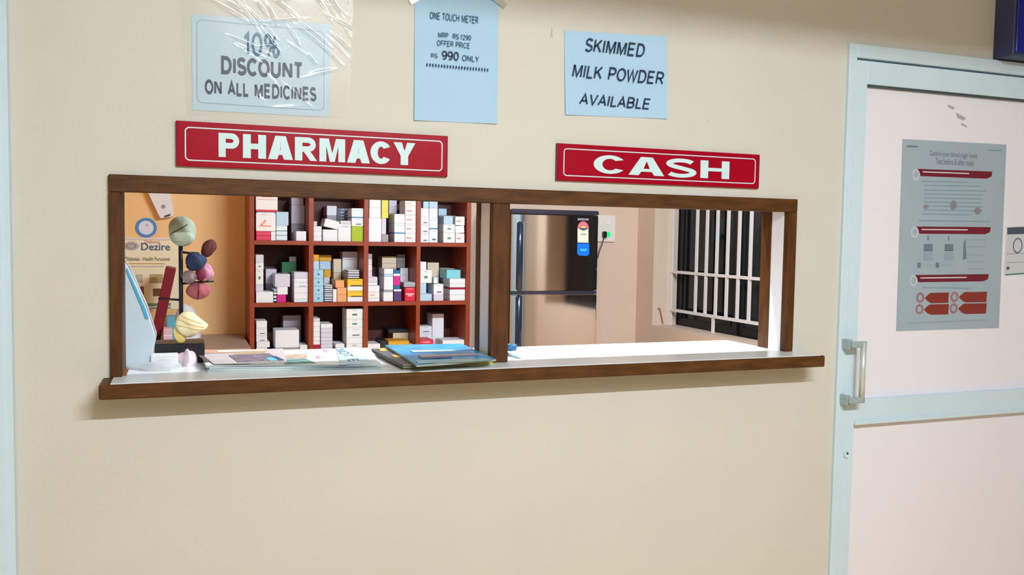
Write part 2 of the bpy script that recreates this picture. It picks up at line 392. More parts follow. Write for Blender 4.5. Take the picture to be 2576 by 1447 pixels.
# ---- service window frame
wf = thing('window_1', 'dark teak frame of the two-bay pharmacy service window', None, (0.75, 0, ZS), kind='structure')
FY0, FY1 = -0.012, 0.012
a = at(272, 437, Y=FY0); b = at(2008, 502, Y=FY0)
FXL, FXR, FZT = a.x, b.x, (a.z+b.z)/2
box('head', WOOD, wf, FXL, FXR, FY0, FY1, 1.541, FZT, .002)
xl = at(305, 700, Y=FY0).x; xr = at(1981, 700, Y=FY0).x
box('jamb', WOOD_V, wf, FXL, xl, FY0, FY1, ZS, 1.541, .002)
box('jamb', WOOD_V, wf, xr, FXR, FY0, FY1, ZS, 1.541, .002)
m0, m1 = at(1237, 700, Y=FY0).x, at(1281, 700, Y=FY0).x
box('mullion', WOOD_V, wf, m0, m1, FY0, FY1, ZS, 1.541, .002)
box('mullion_core', WHITE_GLOSS, wf, m0+.001, m1-.001, FY1, .082, ZS, 1.553)
box('mullion_back', WOOD_V, wf, m0-.002, m1+.002, .082, .112, ZS, 1.553)
box('reveal', WOOD_V, wf, xl-.002, xl+.0005, FY1, .066, ZS, 1.553)
box('reveal', WHITE_GLOSS, wf, xr-.0005, xr+.006, FY1, .066, ZS, 1.553)
box('inner_jamb', WOOD_V, wf, xr-.003, xr+.006, .066, .112, ZS, 1.553)
box('inner_jamb', WOOD_V, wf, xl-.004, xl+.001, .066, .112, ZS, 1.553)
box('soffit', WOOD, wf, FXL, FXR, FY1, .112, 1.547, 1.557)

# ---- counter sill
sc = thing('service_counter', 'long teak-edged counter with a white laminate top under the window', 'counter', (0.75, 0, 1.105))
SX0, SX1, SY = -0.163, 1.692, -0.100
box('wooden_edge', WOOD, sc, SX0, SX1, SY, 0.0, 1.1065, ZS-.002, .003)
mb = MB().box(SX0+.022, SX1-.012, SY+.005, 0.0, ZS-.003, ZS); mb.box(OX0+.012, 1.622, 0.0, .275, 1.118, ZS)
mb.done('laminate_top', LAMINATE, sc)
box('support_board', WHITE_GLOSS, sc, OX0+.02, 1.60, .112, .25, 1.09, 1.118)
for x in (0.0, .75, 1.5): box('bracket', WOOD, sc, x, x+.03, .108, .13, .86, 1.09)

# ---- door on the right
dr = thing('door_1', 'pale blue framed door with pinkish white panels at right', None, (1.9, 0, 0), kind='structure')
DY = -0.012
zt = at(2139, 107, Y=DY).z; xo = at(2120, 620, Y=DY).x
XD = 2.78
z_gap = at(2170, 148, Y=DY).z; z_glass = at(2187, 211, Y=DY).z
x_glass = at(2168, 640, Y=DY).x
z_m1 = at(2350, 994, Y=DY).z; z_m0 = at(2350, 1055, Y=DY).z
xs = xo + .028
box('frame_jamb', ALU, dr, xo, xs, DY, WT, 0, zt, .002)
box('frame_head', ALU, dr, xs, XD, DY, WT, z_gap+.003, zt, .002)
box('frame_jamb', ALU, dr, XD-.045, XD, DY, WT, 0, z_gap+.003, .002)
box('gap_seal', ALU_DK, dr, xs, XD-.045, .02, .03, 0.02, z_gap+.003)
box('stile', ALU, dr, xs+.0015, x_glass, -.008, .034, .01, z_gap-.003, .0015)
box('stile', ALU, dr, XD-.10, XD-.047, -.008, .034, .01, z_gap-.003, .0015)
box('top_rail', ALU, dr, x_glass, XD-.10, -.008, .034, z_glass, z_gap-.003, .0015)
box('middle_rail', ALU, dr, x_glass, XD-.10, -.008, .034, z_m0, z_m1, .0015)
box('rail_bead', ALU, dr, x_glass, XD-.10, -.013, -.008, z_m0, z_m0+.012, .001)
box('bottom_rail', ALU, dr, x_glass, XD-.10, -.008, .034, .01, .13, .0015)
box('bead', ALU_DK, dr, x_glass, XD-.10, .0, .012, z_glass-.005, z_glass)
PYD = 0.012
box('panel', DOORPANEL, dr, x_glass-.01, XD-.09, PYD, .02, z_m1-.005, z_glass+.005)
box('panel', DOORPANEL, dr, x_glass-.01, XD-.09, PYD, .02, .12, z_m0+.005)
# pull handle
hb = at(2176, 862, Y=-.055); hz = at(2172, 1012, Y=-.055)
h = MB().tube([(hb.x, -.05, hb.z), (hb.x, -.05, hz.z)], .0085, 12).done('pull_handle', mat('satin_aluminium', (206, 214, 210), .35, metal=.3), dr, smooth=True)
for z in (hb.z-.006, hz.z+.006):
    mb = MB(); mb.box(hb.x-.045, hb.x+.009, -.056, -.044, z-.009, z+.009, .002); mb.box(hb.x-.047, hb.x-.034, -.044, -.008, z-.016, z+.014, .002)
    mb.done('bracket', mat('grey_aluminium', (168, 188, 194), .4, metal=.3), h)
lk = at(2130, 1143, Y=-.01)
l = MB().disc(lk.x, -.013, lk.z, .011, -.008, 20).done('lock_cylinder', ALU, dr)
MB().disc(lk.x, -.0135, lk.z+.003, .004, -.0128, 12).done('keyhole', ALU_DK, l)
for i, (x, y, w, hh, rz) in enumerate(((2392, 270, 9, 4, 10), (2415, 294, 13, 6, -20), (2424, 315, 8, 3, 30))):
    c = at(x, y, Y=PYD); sc_ = .0015
    pts = [(c.x + w*sc_*math.cos(t)*(1+.3*math.sin(3*t+i)) , c.z + hh*sc_*math.sin(t)*(1+.3*math.cos(2*t)) - .3*w*sc_*math.cos(t)) for t in [k*math.pi/6 for k in range(12)]]
    MB().prism(pts, PYD-.0008, PYD).done('adhesive_mark', mat('grey_tape_residue', (176, 172, 178), .5), dr)

# left door frame strip at the picture's edge
xt = at(30, 700, Y=-.015).x
struct('trim_1', MB().box(xt-.09, xt, -.03, .0, 0, 3.0, .003).box(xt-.075, xt-.015, -.034, -.028, 0, 3.0, .001), ALU, 'pale blue door frame upright at the left edge')

# ---- barred window of the pharmacy
wn = thing('window_2', 'dark night window behind white iron bars in the pharmacy', None, (GX, 2.0, WZ0), kind='structure')
GLASS = mat('dark_night_glass', (10, 14, 20), 0.08, spec=0.3)
GLASS2 = mat('grey_sash_glass', (40, 46, 52), 0.12, spec=0.3)
SASH = mat('charcoal_sash', (26, 28, 34), 0.45)
GRILLE = mat('white_iron', (236, 230, 232), 0.4)
gx = GX + .06
for i in range(4):
    y1 = WY1 - i*(WY1-WY0)/4; y0 = WY1 - (i+1)*(WY1-WY0)/4; dx = .012*(i % 2)
    s = MB().box(gx+dx, gx+dx+.02, y0, y0+.045, WZ0, WZ1).box(gx+dx, gx+dx+.02, y1-.045, y1, WZ0, WZ1).box(gx+dx, gx+dx+.02, y0+.045, y1-.045, WZ0, WZ0+.05).box(gx+dx, gx+dx+.02, y0+.045, y1-.045, WZ1-.05, WZ1).done('sash', SASH, wn)
    MB().box(gx+dx+.008, gx+dx+.014, y0+.045, y1-.045, WZ0+.05, WZ1-.05).done('pane', GLASS2 if i == 1 else GLASS, s)
box('back_board', SASH, wn, gx+.045, gx+.05, WY0, WY1, WZ0, WZ1)
step = None
yb0 = at(1752, 660, X=GX).y; yb7 = at(1918, 660, X=GX).y; step = (yb0-yb7)/6
zr1, zr0 = 1.242, 0.990
y = yb0
k = 0
while y > 1.55:
    MB().box(GX-.006, GX+.006, y-.010, y+.010, zr0, WZ1).done('iron_bar', GRILLE, wn); y -= step
y = yb0 + step
MB().box(GX-.006, GX+.006, WY1-.022, WY1-.002, WZ0, WZ1).done('iron_bar', GRILLE, wn)
for z in (zr0, zr1, 1.75): MB().box(GX-.009, GX+.009, 1.56, WY1, z-.009, z+.009).done('cross_rail', GRILLE, wn)
for yy in (2.465, 1.60): MB().box(GX-.006, GX+.006, yy-.010, yy+.010, WZ0, zr0).done('iron_stub', GRILLE, wn)
p0 = at(1656, 776, Y=WY1-.01); p1 = at(1667, 814, Y=WY1-.01)
MB().tube([(p0.x, WY1-.003, p0.z), (p0.x+.01, WY1-.012, p0.z-.002), (p1.x, WY1-.012, p1.z)], .004, 6).done('stay_hook', mat('brown_iron', (150, 110, 90), .5), wn)

# ================================================================== SIGNS AND NOTICES ON THE COUNTER WALL
def sign(name, label, word, tl, br, letters, crop, zlo, zhi, s, h):
    a = at(*tl, Y=-.01); b = at(*br, Y=-.01)
    t = thing(name, label, 'sign', ((a.x+b.x)/2, 0, b.z))
    MB().box(a.x, b.x, -.010, 0.0, b.z, a.z, .0012).done('board', SIGN_RED, t)
    for x0, x1 in ((a.x-.0012, a.x), (b.x, b.x+.0012)): box('edge_strip', SIGN_EDGE, t, x0, x1, -.0095, 0, b.z, a.z)
    w = b.x-a.x; hh = a.z-b.z
    border('border_line', SIGN_WHITE, t, a.x+w*.027, b.x-w*.020, b.z+hh*.125, a.z-hh*.125, .010, .0026, -.0112, -.010)
    ox, oy, k = crop
    for ch, (l, r) in zip(word, letters):
        x0 = at(ox+l/k, (tl[1]+br[1])/2, Y=-.011).x; x1 = at(ox+r/k, (tl[1]+br[1])/2, Y=-.011).x
        sign_letter(ch, t, SIGN_WHITE, x0, x1, b.z+hh*zlo, b.z+hh*zhi, -.011, s, h)
    return t
sign('pharmacy_sign', 'crimson sign board reading PHARMACY in heavy white capitals', 'PHARMACY', (444, 303), (1124.5, 445),
     [(452, 636), (665, 868), (885, 1103), (1120, 1312), (1335, 1560), (1577, 1777), (1782, 1968), (1983, 2175)], (420, 280, 3.481), .24, .78, .34, .235)
sign('cash_sign', 'crimson sign board reading CASH in wide white capitals', 'CASH', (1403, 360), (1908, 474.5),
     [(520, 895), (925, 1340), (1365, 1700), (1758, 2092)], (1380, 330, 4.6), .235, .745, .265, .19)

def notice(name, label, pts, m, bend=0.002, cat='notice', th=.0006, Y=0.0, lift=.0008):
    """paper sheet from four image corners tl, tr, br, bl, lightly bowed off the wall"""
    c = [at(*p, Y=Y) for p in pts]; cx = sum(v.x for v in c)/4; cz = sum(v.z for v in c)/4
    t = thing(name, label, cat, (cx, Y, min(v.z for v in c)))
    mb = MB(); n = 10; V = []
    for y_off in (0, th):
        g = []
        for j in range(n+1):
            row = []
            for i in range(n+1):
                u, v = i/n, j/n
                p = (c[0]*(1-u)+c[1]*u)*(1-v) + (c[3]*(1-u)+c[2]*u)*v
                row.append(mb.bm.verts.new((p.x, Y-lift-th+y_off-bend*(4*(u-.5)**2)*v*.9, p.z)))
            g.append(row)
        V.append(g)
    for g in V:
        for j in range(n):
            for i in range(n): mb.bm.faces.new((g[j][i], g[j][i+1], g[j+1][i+1], g[j+1][i]))
    rim = lambda g: [g[0][i] for i in range(n)] + [g[j][n] for j in range(n)] + [g[n][n-i] for i in range(n)] + [g[n-j][0] for j in range(n)]
    A, B = rim(V[0]), rim(V[1])
    for i in range(len(A)): mb.bm.faces.new((A[i], A[(i+1) % len(A)], B[(i+1) % len(A)], B[i]))
    mb.done('sheet', m, t); return t
TY = -.0016
dn = notice('discount_notice', 'pale blue notice reading 10% DISCOUNT ON ALL MEDICINES above the PHARMACY sign', [(482, 35), (833, 62), (826, 295), (484, 277)], PAPER, .0)
a = at(494, 44, Y=0); b = at(815, 275, Y=0)
border('border_line', HAIRLINE, dn, a.x, b.x, b.z-.004, a.z-.004, .012, .0012, TY-.0003, TY)
caps('10%', INK_SOFT, dn, (613, 140.5), (704, 83.5), 0, TY, .16, 0, .14)
caps('DISCOUNT', INK, dn, (556, 187), (759, 157), 0, TY, .23, 0, .13)
caps('ON ALL MEDICINES', INK, dn, (515, 241), (796, 215), 0, TY, .22, 0, .13)
pn = notice('price_notice', 'tall light blue sheet offering a ONE TOUCH METER for RS 990', [(1043, -14), (1254, 2), (1249, 312), (1041, 303)], PAPER2, .004)
caps('ONE TOUCH METER', INK_SOFT, pn, (1080, 49.5), (1202, 43), 0, TY-.0036, .15)
caps('MRP  RS.1290', INK_SOFT, pn, (1101, 95.5), (1184, 89), 0, TY-.0036, .16)
caps('OFFER PRICE', INK_SOFT, pn, (1098, 115.5), (1180, 109), 0, TY-.0036, .15)
caps('RS', INK_SOFT, pn, (1083, 146), (1100, 136), 0, TY-.0036, .14)
caps('990', INK, pn, (1110, 150.5), (1153, 131.5), 0, TY-.0036, .16)
caps('ONLY', INK_SOFT, pn, (1161, 154), (1204, 142.5), 0, TY-.0036, .15)
caps('*'*22, INK_SOFT, pn, (1071, 169), (1227, 172), 0, TY-.0036, .13, 0, .3)
mk = notice('milk_powder_notice', 'light blue sheet reading SKIMMED MILK POWDER AVAILABLE above the CASH sign', [(1419, 77), (1677, 92), (1677, 299), (1421, 289)], PAPER2, .003)
caps('SKIMMED', INK, mk, (1470, 132.5), (1621, 111), 0, TY-.0028, .15, .2)
caps('MILK POWDER', INK, mk, (1437, 198), (1669, 180), 0, TY-.0028, .15, .2)
caps('AVAILABLE', INK, mk, (1455, 266), (1635, 246), 0, TY-.0028, .15, .2)

# crinkled clear plastic over the discount notice
rnd = random.Random(3)
c = [at(*p, Y=0) for p in ((452, -40), (888, -30), (878, 296), (470, 292))]
creases = []
for i in range(40):
    u = rnd.uniform(.3, 1.0) if i < 30 else rnd.uniform(0, 1); v = rnd.betavariate(1.2, 2.6) if i < 30 else rnd.random()
    ang = math.radians(rnd.choice((-48, -52, -40, -60, -30, 5, 15)) + rnd.uniform(-8, 8)); ln = rnd.uniform(.018, .06)
    creases.append((u, v, ang, ln, rnd.uniform(.0018, .0034), rnd.uniform(.0006, .0016)))
mb = MB(); n, m_ = 280, 220; g = []
for j in range(m_+1):
    row = []
    for i in range(n+1):
        u, v = i/n, j/m_
        p = (c[0]*(1-u)+c[1]*u)*(1-v) + (c[3]*(1-u)+c[2]*u)*v
        d = .0012 + .0045*(1-v) + .0003*math.sin(7*u+4*v)*math.sin(5*v+2)
        for cu, cv, an, ln, wd, am in creases:
            dx = (u-cu)*.40; dz = -(v-cv)*.31
            t = dx*math.cos(an)+dz*math.sin(an); q = -dx*math.sin(an)+dz*math.cos(an)
            if abs(t) < ln*1.6 and abs(q) < wd*4: d += am*math.exp(-(q/wd)**2 - (t/ln)**2*2)
        row.append(mb.bm.verts.new((p.x + .0015*math.sin(40*v) * (u > .97), -.0022 - d, p.z)))
    g.append(row)
for j in range(m_):
    for i in range(n): mb.bm.faces.new((g[j][i], g[j][i+1], g[j+1][i+1], g[j+1][i]))
FILM = clear_film('clear_plastic_film', .06, .05, .06)
tag(mb.done('plastic_sleeve', FILM, None, True, origin=(c[3].x, 0, c[3].z)), 'crinkled clear plastic sheet taped over the discount notice', 'plastic sheet')
def tape(pts, label):
    p = [at(*q, Y=0) for q in pts]; mb = MB()
    mb.prism([(v.x, v.z) for v in p], -.0065, -.0060)
    return tag(mb.done('clear_tape', clear_film('shiny_tape', .35, .25, .08), None, origin=tuple(p[0])), label, 'tape')
tape([(1023, -6), (1034, 13), (1064, -4), (1050, -20)], 'shiny clear tape on the top left corner of the price notice')
tape([(1232, -2), (1266, 22), (1275, 12), (1240, -16)], 'shiny clear tape on the top right corner of the price notice')
c = at(1386, 84, Y=0)
MB().prism([(c.x-.004, c.z-.013), (c.x-.001, c.z-.003), (c.x+.001, c.z+.012), (c.x+.004, c.z+.012), (c.x+.003, c.z-.002), (c.x+.007, c.z-.012), (c.x+.001, c.z-.006)], -.0006, 0).done('paint_chip', mat('chipped_plaster', (190, 176, 152), .8), wall_front)
c = at(1782, 304, Y=0)
MB().disc(c.x, -.004, c.z, .0018, 0, 8).done('nail', mat('pale_nail', (226, 222, 214), .4), wall_front)

# ---- blue sign box above the door
bx = at(2497, 140, Y=0).x; bz = at(2500, 150, Y=0).z
bs = thing('blue_sign_box', 'dark navy sign box projecting from the wall above the door', 'sign', (bx+.2, 0, bz))
box('casing', mat('slate_casing', (52, 58, 96), .5), bs, bx, bx+.45, -.072, 0, bz, bz+.32, .003)
box('face_panel', mat('deep_blue_face', (4, 20, 150), .3), bs, bx+.008, bx+.442, -.077, -.072, bz+.01, bz+.31, .002)

# ---- notices on the door
DP = PYD
GREYBLUE = mat('greyish_blue_poster', (160, 176, 190), .55, var=.02, vscale=6)
dp = notice('door_poster', 'grey-blue instruction poster with maroon bars on the door panel', [(2270, 350), (2531, 364), (2512, 825), (2254, 833)], GREYBLUE, .0, 'poster', .0006, DP)
MAROON = mat('maroon_print', (112, 18, 42), .5); GREYINK = mat('grey_print', (110, 118, 138), .6); TEALINK = mat('teal_grey_print', (128, 156, 168), .6); RUST = mat('rust_print', (130, 46, 36), .5); PALE = mat('pale_print', (206, 206, 214), .6)
yp = DP-.0016
def pbar(parent, m, pts, y=yp, name='printed_bar', d=.0004):
    q = [at(*p, Y=DP) for p in pts]
    return MB().prism([(v.x, v.z) for v in q], y-d, y).done(name, m, parent)
def ring(parent, m, x, y, r, w=.25, Y=DP, yy=None, asp=1.2):
    c = at(x, y, Y=Y); k = (at(x+r, y, Y=Y)-c).x; yy = yp if yy is None else yy
    return MB().ring(c.x, yy-.0004, c.z, k*(1-w), k, yy, 20, asp).done('printed_ring', m, parent)
ptext('lettering', 'Control your blood sugar levels', GREYINK, dp, (2337, 396), (2458, 386), DP, yp, .015)
ptext('lettering', 'Test before & after meals', GREYINK, dp, (2352, 413), (2450, 403), DP, yp, .015)
for x0, x1, y, m in ((2280, 2308, 369, GREYINK), (2486, 2519, 379, TEALINK)):
    pbar(dp, m, [(x0, y-3), (x1, y-2), (x1, y+2), (x0, y+1)])
for (x0, x1, yt, s) in ((2306, 2495, 425, .036), (2303, 2491, 570, .008), (2300, 2486, 692, -.012)):
    dy = s*(x1-x0); h = 18
    pbar(dp, MAROON, [(x0, yt), (x1, yt+dy), (x1-2, yt+dy+h*.7), (x1-14, yt+dy+h), (x0+9, yt+h), (x0+6, yt+h*.4)])
    pbar(dp, PALE, [(x0+14, yt+6), (x0+130, yt+6+s*120), (x0+130, yt+9+s*120), (x0+14, yt+9)], yp-.0004, 'printed_line', .0003)
    ring(dp, PALE, x0-3, yt+14, 9)
for i, (x0, x1, y) in enumerate(((2318, 2432, 455), (2323, 2465, 465), (2323, 2480, 477), (2325, 2472, 487), (2323, 2470, 497), (2322, 2470, 507), (2322, 2472, 517), (2322, 2470, 527), (2318, 2440, 537), (2310, 2490, 554), (2318, 2440, 722))):
    pbar(dp, TEALINK, [(x0, y), (x1, y+2.5), (x1, y+5), (x0, y+2.5)], name='printed_line')
for x, y, w, h, m in ((2328, 520, 7, 4, GREYINK), (2397, 516, 9, 9, GREYINK), (2458, 531, 10, 7, GREYINK)):
    c = at(x, y, Y=DP); k = .0016
    MB().disc(c.x, yp-.0008, c.z, w*k*.9, yp-.0003, 12, h*k).done('printed_picture', mat('taupe_print', (134, 130, 144), .6), dp)
SLATE = mat('slate_print', (104, 124, 146), .6); SOFT = mat('soft_blue_print', (146, 164, 180), .6)
for x in (2334, 2386):
    pbar(dp, SOFT, [(x-12, 630), (x+12, 630), (x+12, 656), (x-12, 656)], name='printed_picture')
    pbar(dp, SLATE, [(x-11, 614), (x+11, 614), (x+11, 631), (x-11, 631)], name='printed_picture')
    pbar(dp, GREYINK, [(x-2, 594), (x+1, 594), (x+1, 605), (x-2, 605)], name='printed_line')
pbar(dp, SLATE, [(2423, 610), (2428, 600), (2430, 652), (2421, 654)], name='printed_line')
for y in (602, 620, 640, 657, 675): pbar(dp, SOFT, [(2432, y), (2478, y), (2478, y+3), (2432, y+3)], name='printed_line')
for x in (2311, 2357):
    pbar(dp, GREYINK, [(x-4, 661), (x+4, 661), (x+4, 674), (x-4, 674)]); pbar(dp, SOFT, [(x+8, 667), (x+38, 667), (x+38, 669), (x+8, 669)], name='printed_line')
for x0, x1, y in ((2334, 2386, 737), (2420, 2482, 735), (2332, 2386, 766), (2418, 2481, 764)):
    pbar(dp, RUST, [(x0-9, y+13), (x0, y+4), (x0+6, y), (x1, y-1), (x1-2, y+25), (x0+8, y+26), (x0, y+22)])
    ring(dp, mat('mauve_print', (156, 112, 124), .6), x0-20, y+12, 10, .45, asp=1.0)
pbar(dp, SOFT, [(2282, 812), (2482, 803), (2482, 806), (2282, 815)], name='printed_line')
nn = notice('door_notice', 'small white notice with dark header and ring beside the door poster', [(2532, 571), (2640, 566), (2630, 684), (2526, 693)], mat('white_notice', (206, 208, 216), .6), .0, 'notice', .0006, DP)
pbar(nn, mat('dark_header_print', (70, 82, 98), .6), [(2533, 573), (2620, 569), (2620, 587), (2533, 590)])
ring(nn, GREYINK, 2559, 618, 12, .2)
pbar(nn, mat('green_line_print', (60, 130, 110), .6), [(2528, 690), (2630, 682), (2630, 685), (2528, 693)], name='printed_line')
for y in (638, 660): pbar(nn, SOFT, [(2532, y), (2620, y-3), (2620, y-1), (2532, y+2)], name='printed_line')
pbar(nn, mat('green_dark_print', (70, 96, 92), .6), [(2531, 671), (2538, 671), (2538, 678), (2531, 679)])

# ================================================================== ON THE COUNTER
def sheet_stack(name, label, cat, quad, z0, z1, m, mtop, wob, bow=0.0, group=None, nlay=1):
    """folded paper: wavy-edged slab, quad = [front left, front right, back right, back left] on the counter"""
    q = [Vector((p[0], p[1], 0)) for p in quad]; n = 16; ro = random.Random(name+label)
    ph = [ro.uniform(0, 6) for _ in range(4)]
    cx = sum(v.x for v in q)/4; cy = sum(v.y for v in q)/4
    t = thing(name, label, cat, (cx, cy, z0), group)
    def layer(za, zb, nm, mm, inset=0.0):
        mb = MB(); G = []
        for zz in (za, zb):
            g = []
            for j in range(n//2+1):
                row = []
                for i in range(n+1):
                    u, v = i/n, j/(n//2)
                    uu = inset + u*(1-2*inset); vv = inset + v*(1-2*inset)
                    p = (q[0]*(1-uu)+q[1]*uu)*(1-vv) + (q[3]*(1-uu)+q[2]*uu)*vv
                    fe = (1-v)**9; w = wob*fe*(math.sin(5*u+ph[0]) + .6*math.sin(9*u+ph[1])) if zz == zb else 0
                    lift = bow*(max(0, u-.85)/.15)**2
                    row.append(mb.bm.verts.new((p.x, p.y + wob*.6*math.sin(13*u+ph[3])*(1-v), max(za, zz + (w if zz == zb else 0)) + lift)))
                g.append(row)
            G.append(g)
        for g in G:
            for j in range(n//2):
                for i in range(n): mb.bm.faces.new((g[j][i], g[j][i+1], g[j+1][i+1], g[j+1][i]))
        h2 = n//2
        rim = lambda g: [g[0][i] for i in range(n)] + [g[j][n] for j in range(h2)] + [g[h2][n-i] for i in range(n)] + [g[h2-j][0] for j in range(h2)]
        A, B = rim(G[0]), rim(G[1])
        for i in range(len(A)): mb.bm.faces.new((A[i], A[(i+1) % len(A)], B[(i+1) % len(A)], B[i]))
        return mb.done(nm, mm, t)
    hgt = z1-.001-z0
    layer(z0, z0+hgt*.36, 'pages', m); layer(z0+hgt*.36, z0+hgt*.62, 'gap_shade_layer', mat('shaded_newsprint', (40, 72, 80), .8), .004); layer(z0+hgt*.62, z1-.001, 'pages', m)  # dark middle layer paints the shade in the gap between folds
    layer(z1-.0005, z1, 'cover', mtop)
    return t
def print_patch(parent, m, quad, z, name='printed_picture', d=.0004):
    return MB().slab(quad, z, z+d).done(name, m, parent)
NEWS = mat('newsprint', (188, 204, 206), .8, var=.2, vscale=18, stretch=(1, 1, 25))
NEWS_TOP = mat('bright_newsprint', (232, 232, 236), .8, var=.03, vscale=12)
def P(x, y, z): v = at(x, y, Z=z); return (v.x, v.y)
z = ZS
nq = [P(522, 936, z), P(958, 929, z+.002), (0.470, .245), (0.045, .262)]
for i, (dz, dx, dy) in enumerate(((.0042, 0, 0), (.0042, .004, .003), (.0042, -.003, .004))):
    qq = [(p[0]+dx, p[1]+dy) for p in nq]
    lab = ('folded newspaper at the bottom of the counter stack', 'folded newspaper in the middle of the counter stack', 'white folded newspaper with sideways heading near top of the stack')[i]
    nsp = sheet_stack('newspaper', lab, 'newspaper', qq, z, z+dz, NEWS, NEWS_TOP, .0007, 0, 'newspapers on the counter'); z += dz + .0005
zt_ = z+.0001
def on(parent, m, pts, zz, name='printed_picture'): return print_patch(parent, m, [P(x, y, zz) for x, y in pts], zz, name)
BLUEP = mat('pale_blue_newsprint', (196, 220, 236), .8)
on(nsp, BLUEP, [(856, 918), (936, 914), (888, 874), (846, 876)], zt_)
on(nsp, mat('green_news_photo', (120, 156, 150), .8, var=.4, vscale=40), [(718, 917), (795, 914), (770, 903), (700, 905)], zt_)
on(nsp, mat('skin_news_photo', (206, 176, 160), .8, var=.3, vscale=60), [(700, 903), (772, 901), (772, 891), (690, 893)], zt_)
for x, y in ((815, 885), (797, 901)): on(nsp, mat('pink_news_print', (216, 160, 190), .8), [(x, y), (x+10, y), (x+7, y-5), (x-2, y-5)], zt_)
o0 = Vector((*P(842, 880, zt_), zt_)); o1 = Vector((*P(882, 913, zt_), zt_)); e0 = Vector((*P(866, 878, zt_), zt_))
for wd, f0, f1 in (('NOT', 0.0, .60), ('E', .78, .92)):
    me = stroke_text(wd, .14)
    xs_ = [v.co.x for v in me.vertices]; ys_ = [v.co.y for v in me.vertices]
    for v in me.vertices:
        u = f0 + (f1-f0)*(v.co.x-min(xs_))/(max(xs_)-min(xs_)); w = (v.co.y-min(ys_))/(max(ys_)-min(ys_))
        p = o0 + (o1-o0)*u + (e0-o0)*w; v.co = (p.x, p.y, zt_+.0008)
    link('lettering', me, mat('grey_news_ink', (104, 128, 158), .8), nsp)
# colour supplement lying on top at the left
zc = z + .0004
cq = [P(540, 919, zc), P(722, 914, zc), (.245, .262), (.030, .268)]
cs = sheet_stack('colour_supplement', 'colour picture newspaper page lying on the left of the stack', 'newspaper', cq, zc, zc+.002, NEWS, mat('greyish_pink_newsprint', (206, 192, 194), .8, var=.06, vscale=30), .0007, 0, 'newspapers on the counter')
zz = zc+.0027
on(cs, mat('orange_masthead', (222, 170, 140), .8, var=.2, vscale=60), [(507, 890), (672, 884), (668, 879), (494, 881)], zz)
on(cs, mat('white_masthead', (240, 230, 226), .8, var=.06, vscale=60), [(548, 886), (668, 882), (662, 879.5), (545, 882)], zz+.0005)
on(cs, mat('yellow_rule', (236, 206, 120), .8), [(590, 891), (668, 886.5), (668, 885.5), (590, 889.5)], zz+.0005)
on(cs, mat('dark_group_photo', (134, 118, 134), .8, var=.45, vscale=50), [(598, 911), (712, 907), (676, 889), (575, 894)], zz)
on(cs, mat('cyan_photo', (110, 196, 216), .8), [(680, 908), (700, 907), (686, 899), (668, 901)], zz+.0005)
on(cs, mat('dark_blue_photo', (72, 86, 128), .8, var=.3, vscale=60), [(702, 907), (716, 906), (694, 896), (682, 898)], zz+.0005)
on(cs, mat('dark_margin_photo', (112, 96, 88), .8, var=.3, vscale=60), [(516, 909), (528, 908), (507, 891), (496, 892)], zz)

# magazines
def mag(label, quad, z0, z1, m, mtop):
    return sheet_stack('magazine', label, 'magazine', quad, z0, z1, m, mtop, .0003, 0, 'magazines on the counter')
GLOSSP = mat('magazine_pages', (196, 206, 196), .5, var=.15, vscale=20, stretch=(1, 1, 30))
YEL = mat('yellow_cover', (226, 214, 60), .35); 
m1q = [P(1016, 930, ZS), P(1240, 917, ZS), (.722, .20), (.520, .215)]
mag('bottom magazine with a bright yellow cover edge', m1q, ZS, ZS+.005, mat('yellow_pages', (200, 206, 130), .5, var=.15, vscale=20, stretch=(1, 1, 30)), YEL)
m2q = [P(1014, 926, ZS+.006), P(1185, 918, ZS+.006), (.66, .235), (.470, .222)]
dk = mag('dark magazine with gold spots, second from the top of the pile', m2q, ZS+.006, ZS+.014, mat('grey_pages', (132, 124, 108), .5, var=.2, vscale=20, stretch=(1, 1, 30)), mat('dark_slate_cover', (96, 96, 108), .35, var=.3, vscale=14))
zk = ZS+.0146
on(dk, mat('gold_print', (214, 186, 96), .4), [(992, 899), (1010, 899), (998, 893), (984, 893)], zk); on(dk, mat('gold_print', (214, 186, 96), .4), [(958, 884), (976, 883), (966, 876), (952, 877)], zk)
m3q = [P(1048, 918, ZS+.02), P(1248, 908, ZS+.016), (.722, .225), (.512, .243)]
bl = mag('top magazine with a glossy blue and white cover', m3q, ZS+.0152, ZS+.0205, GLOSSP, mat('azure_cover', (58, 160, 220), .25, var=.35, vscale=11, stretch=(1.5, 5, 1)))
zb = ZS+.0215
on(bl, mat('white_cover_print', (206, 228, 238), .3), [(1040, 886), (1150, 884), (1140, 880), (1030, 882)], zb)
on(bl, mat('pink_grey_cover_print', (186, 170, 184), .3, var=.2, vscale=40), [(1060, 898), (1215, 893), (1200, 889), (1050, 893)], zb)
on(bl, mat('dark_cover_print', (62, 78, 120), .3, var=.3, vscale=40), [(1062, 903), (1140, 900), (1130, 896.5), (1052, 899)], zb)
on(bl, mat('light_teal_cover_print', (150, 196, 206), .3, var=.1, vscale=30), [(1052, 915), (1240, 907), (1232, 901), (1045, 907)], zb)

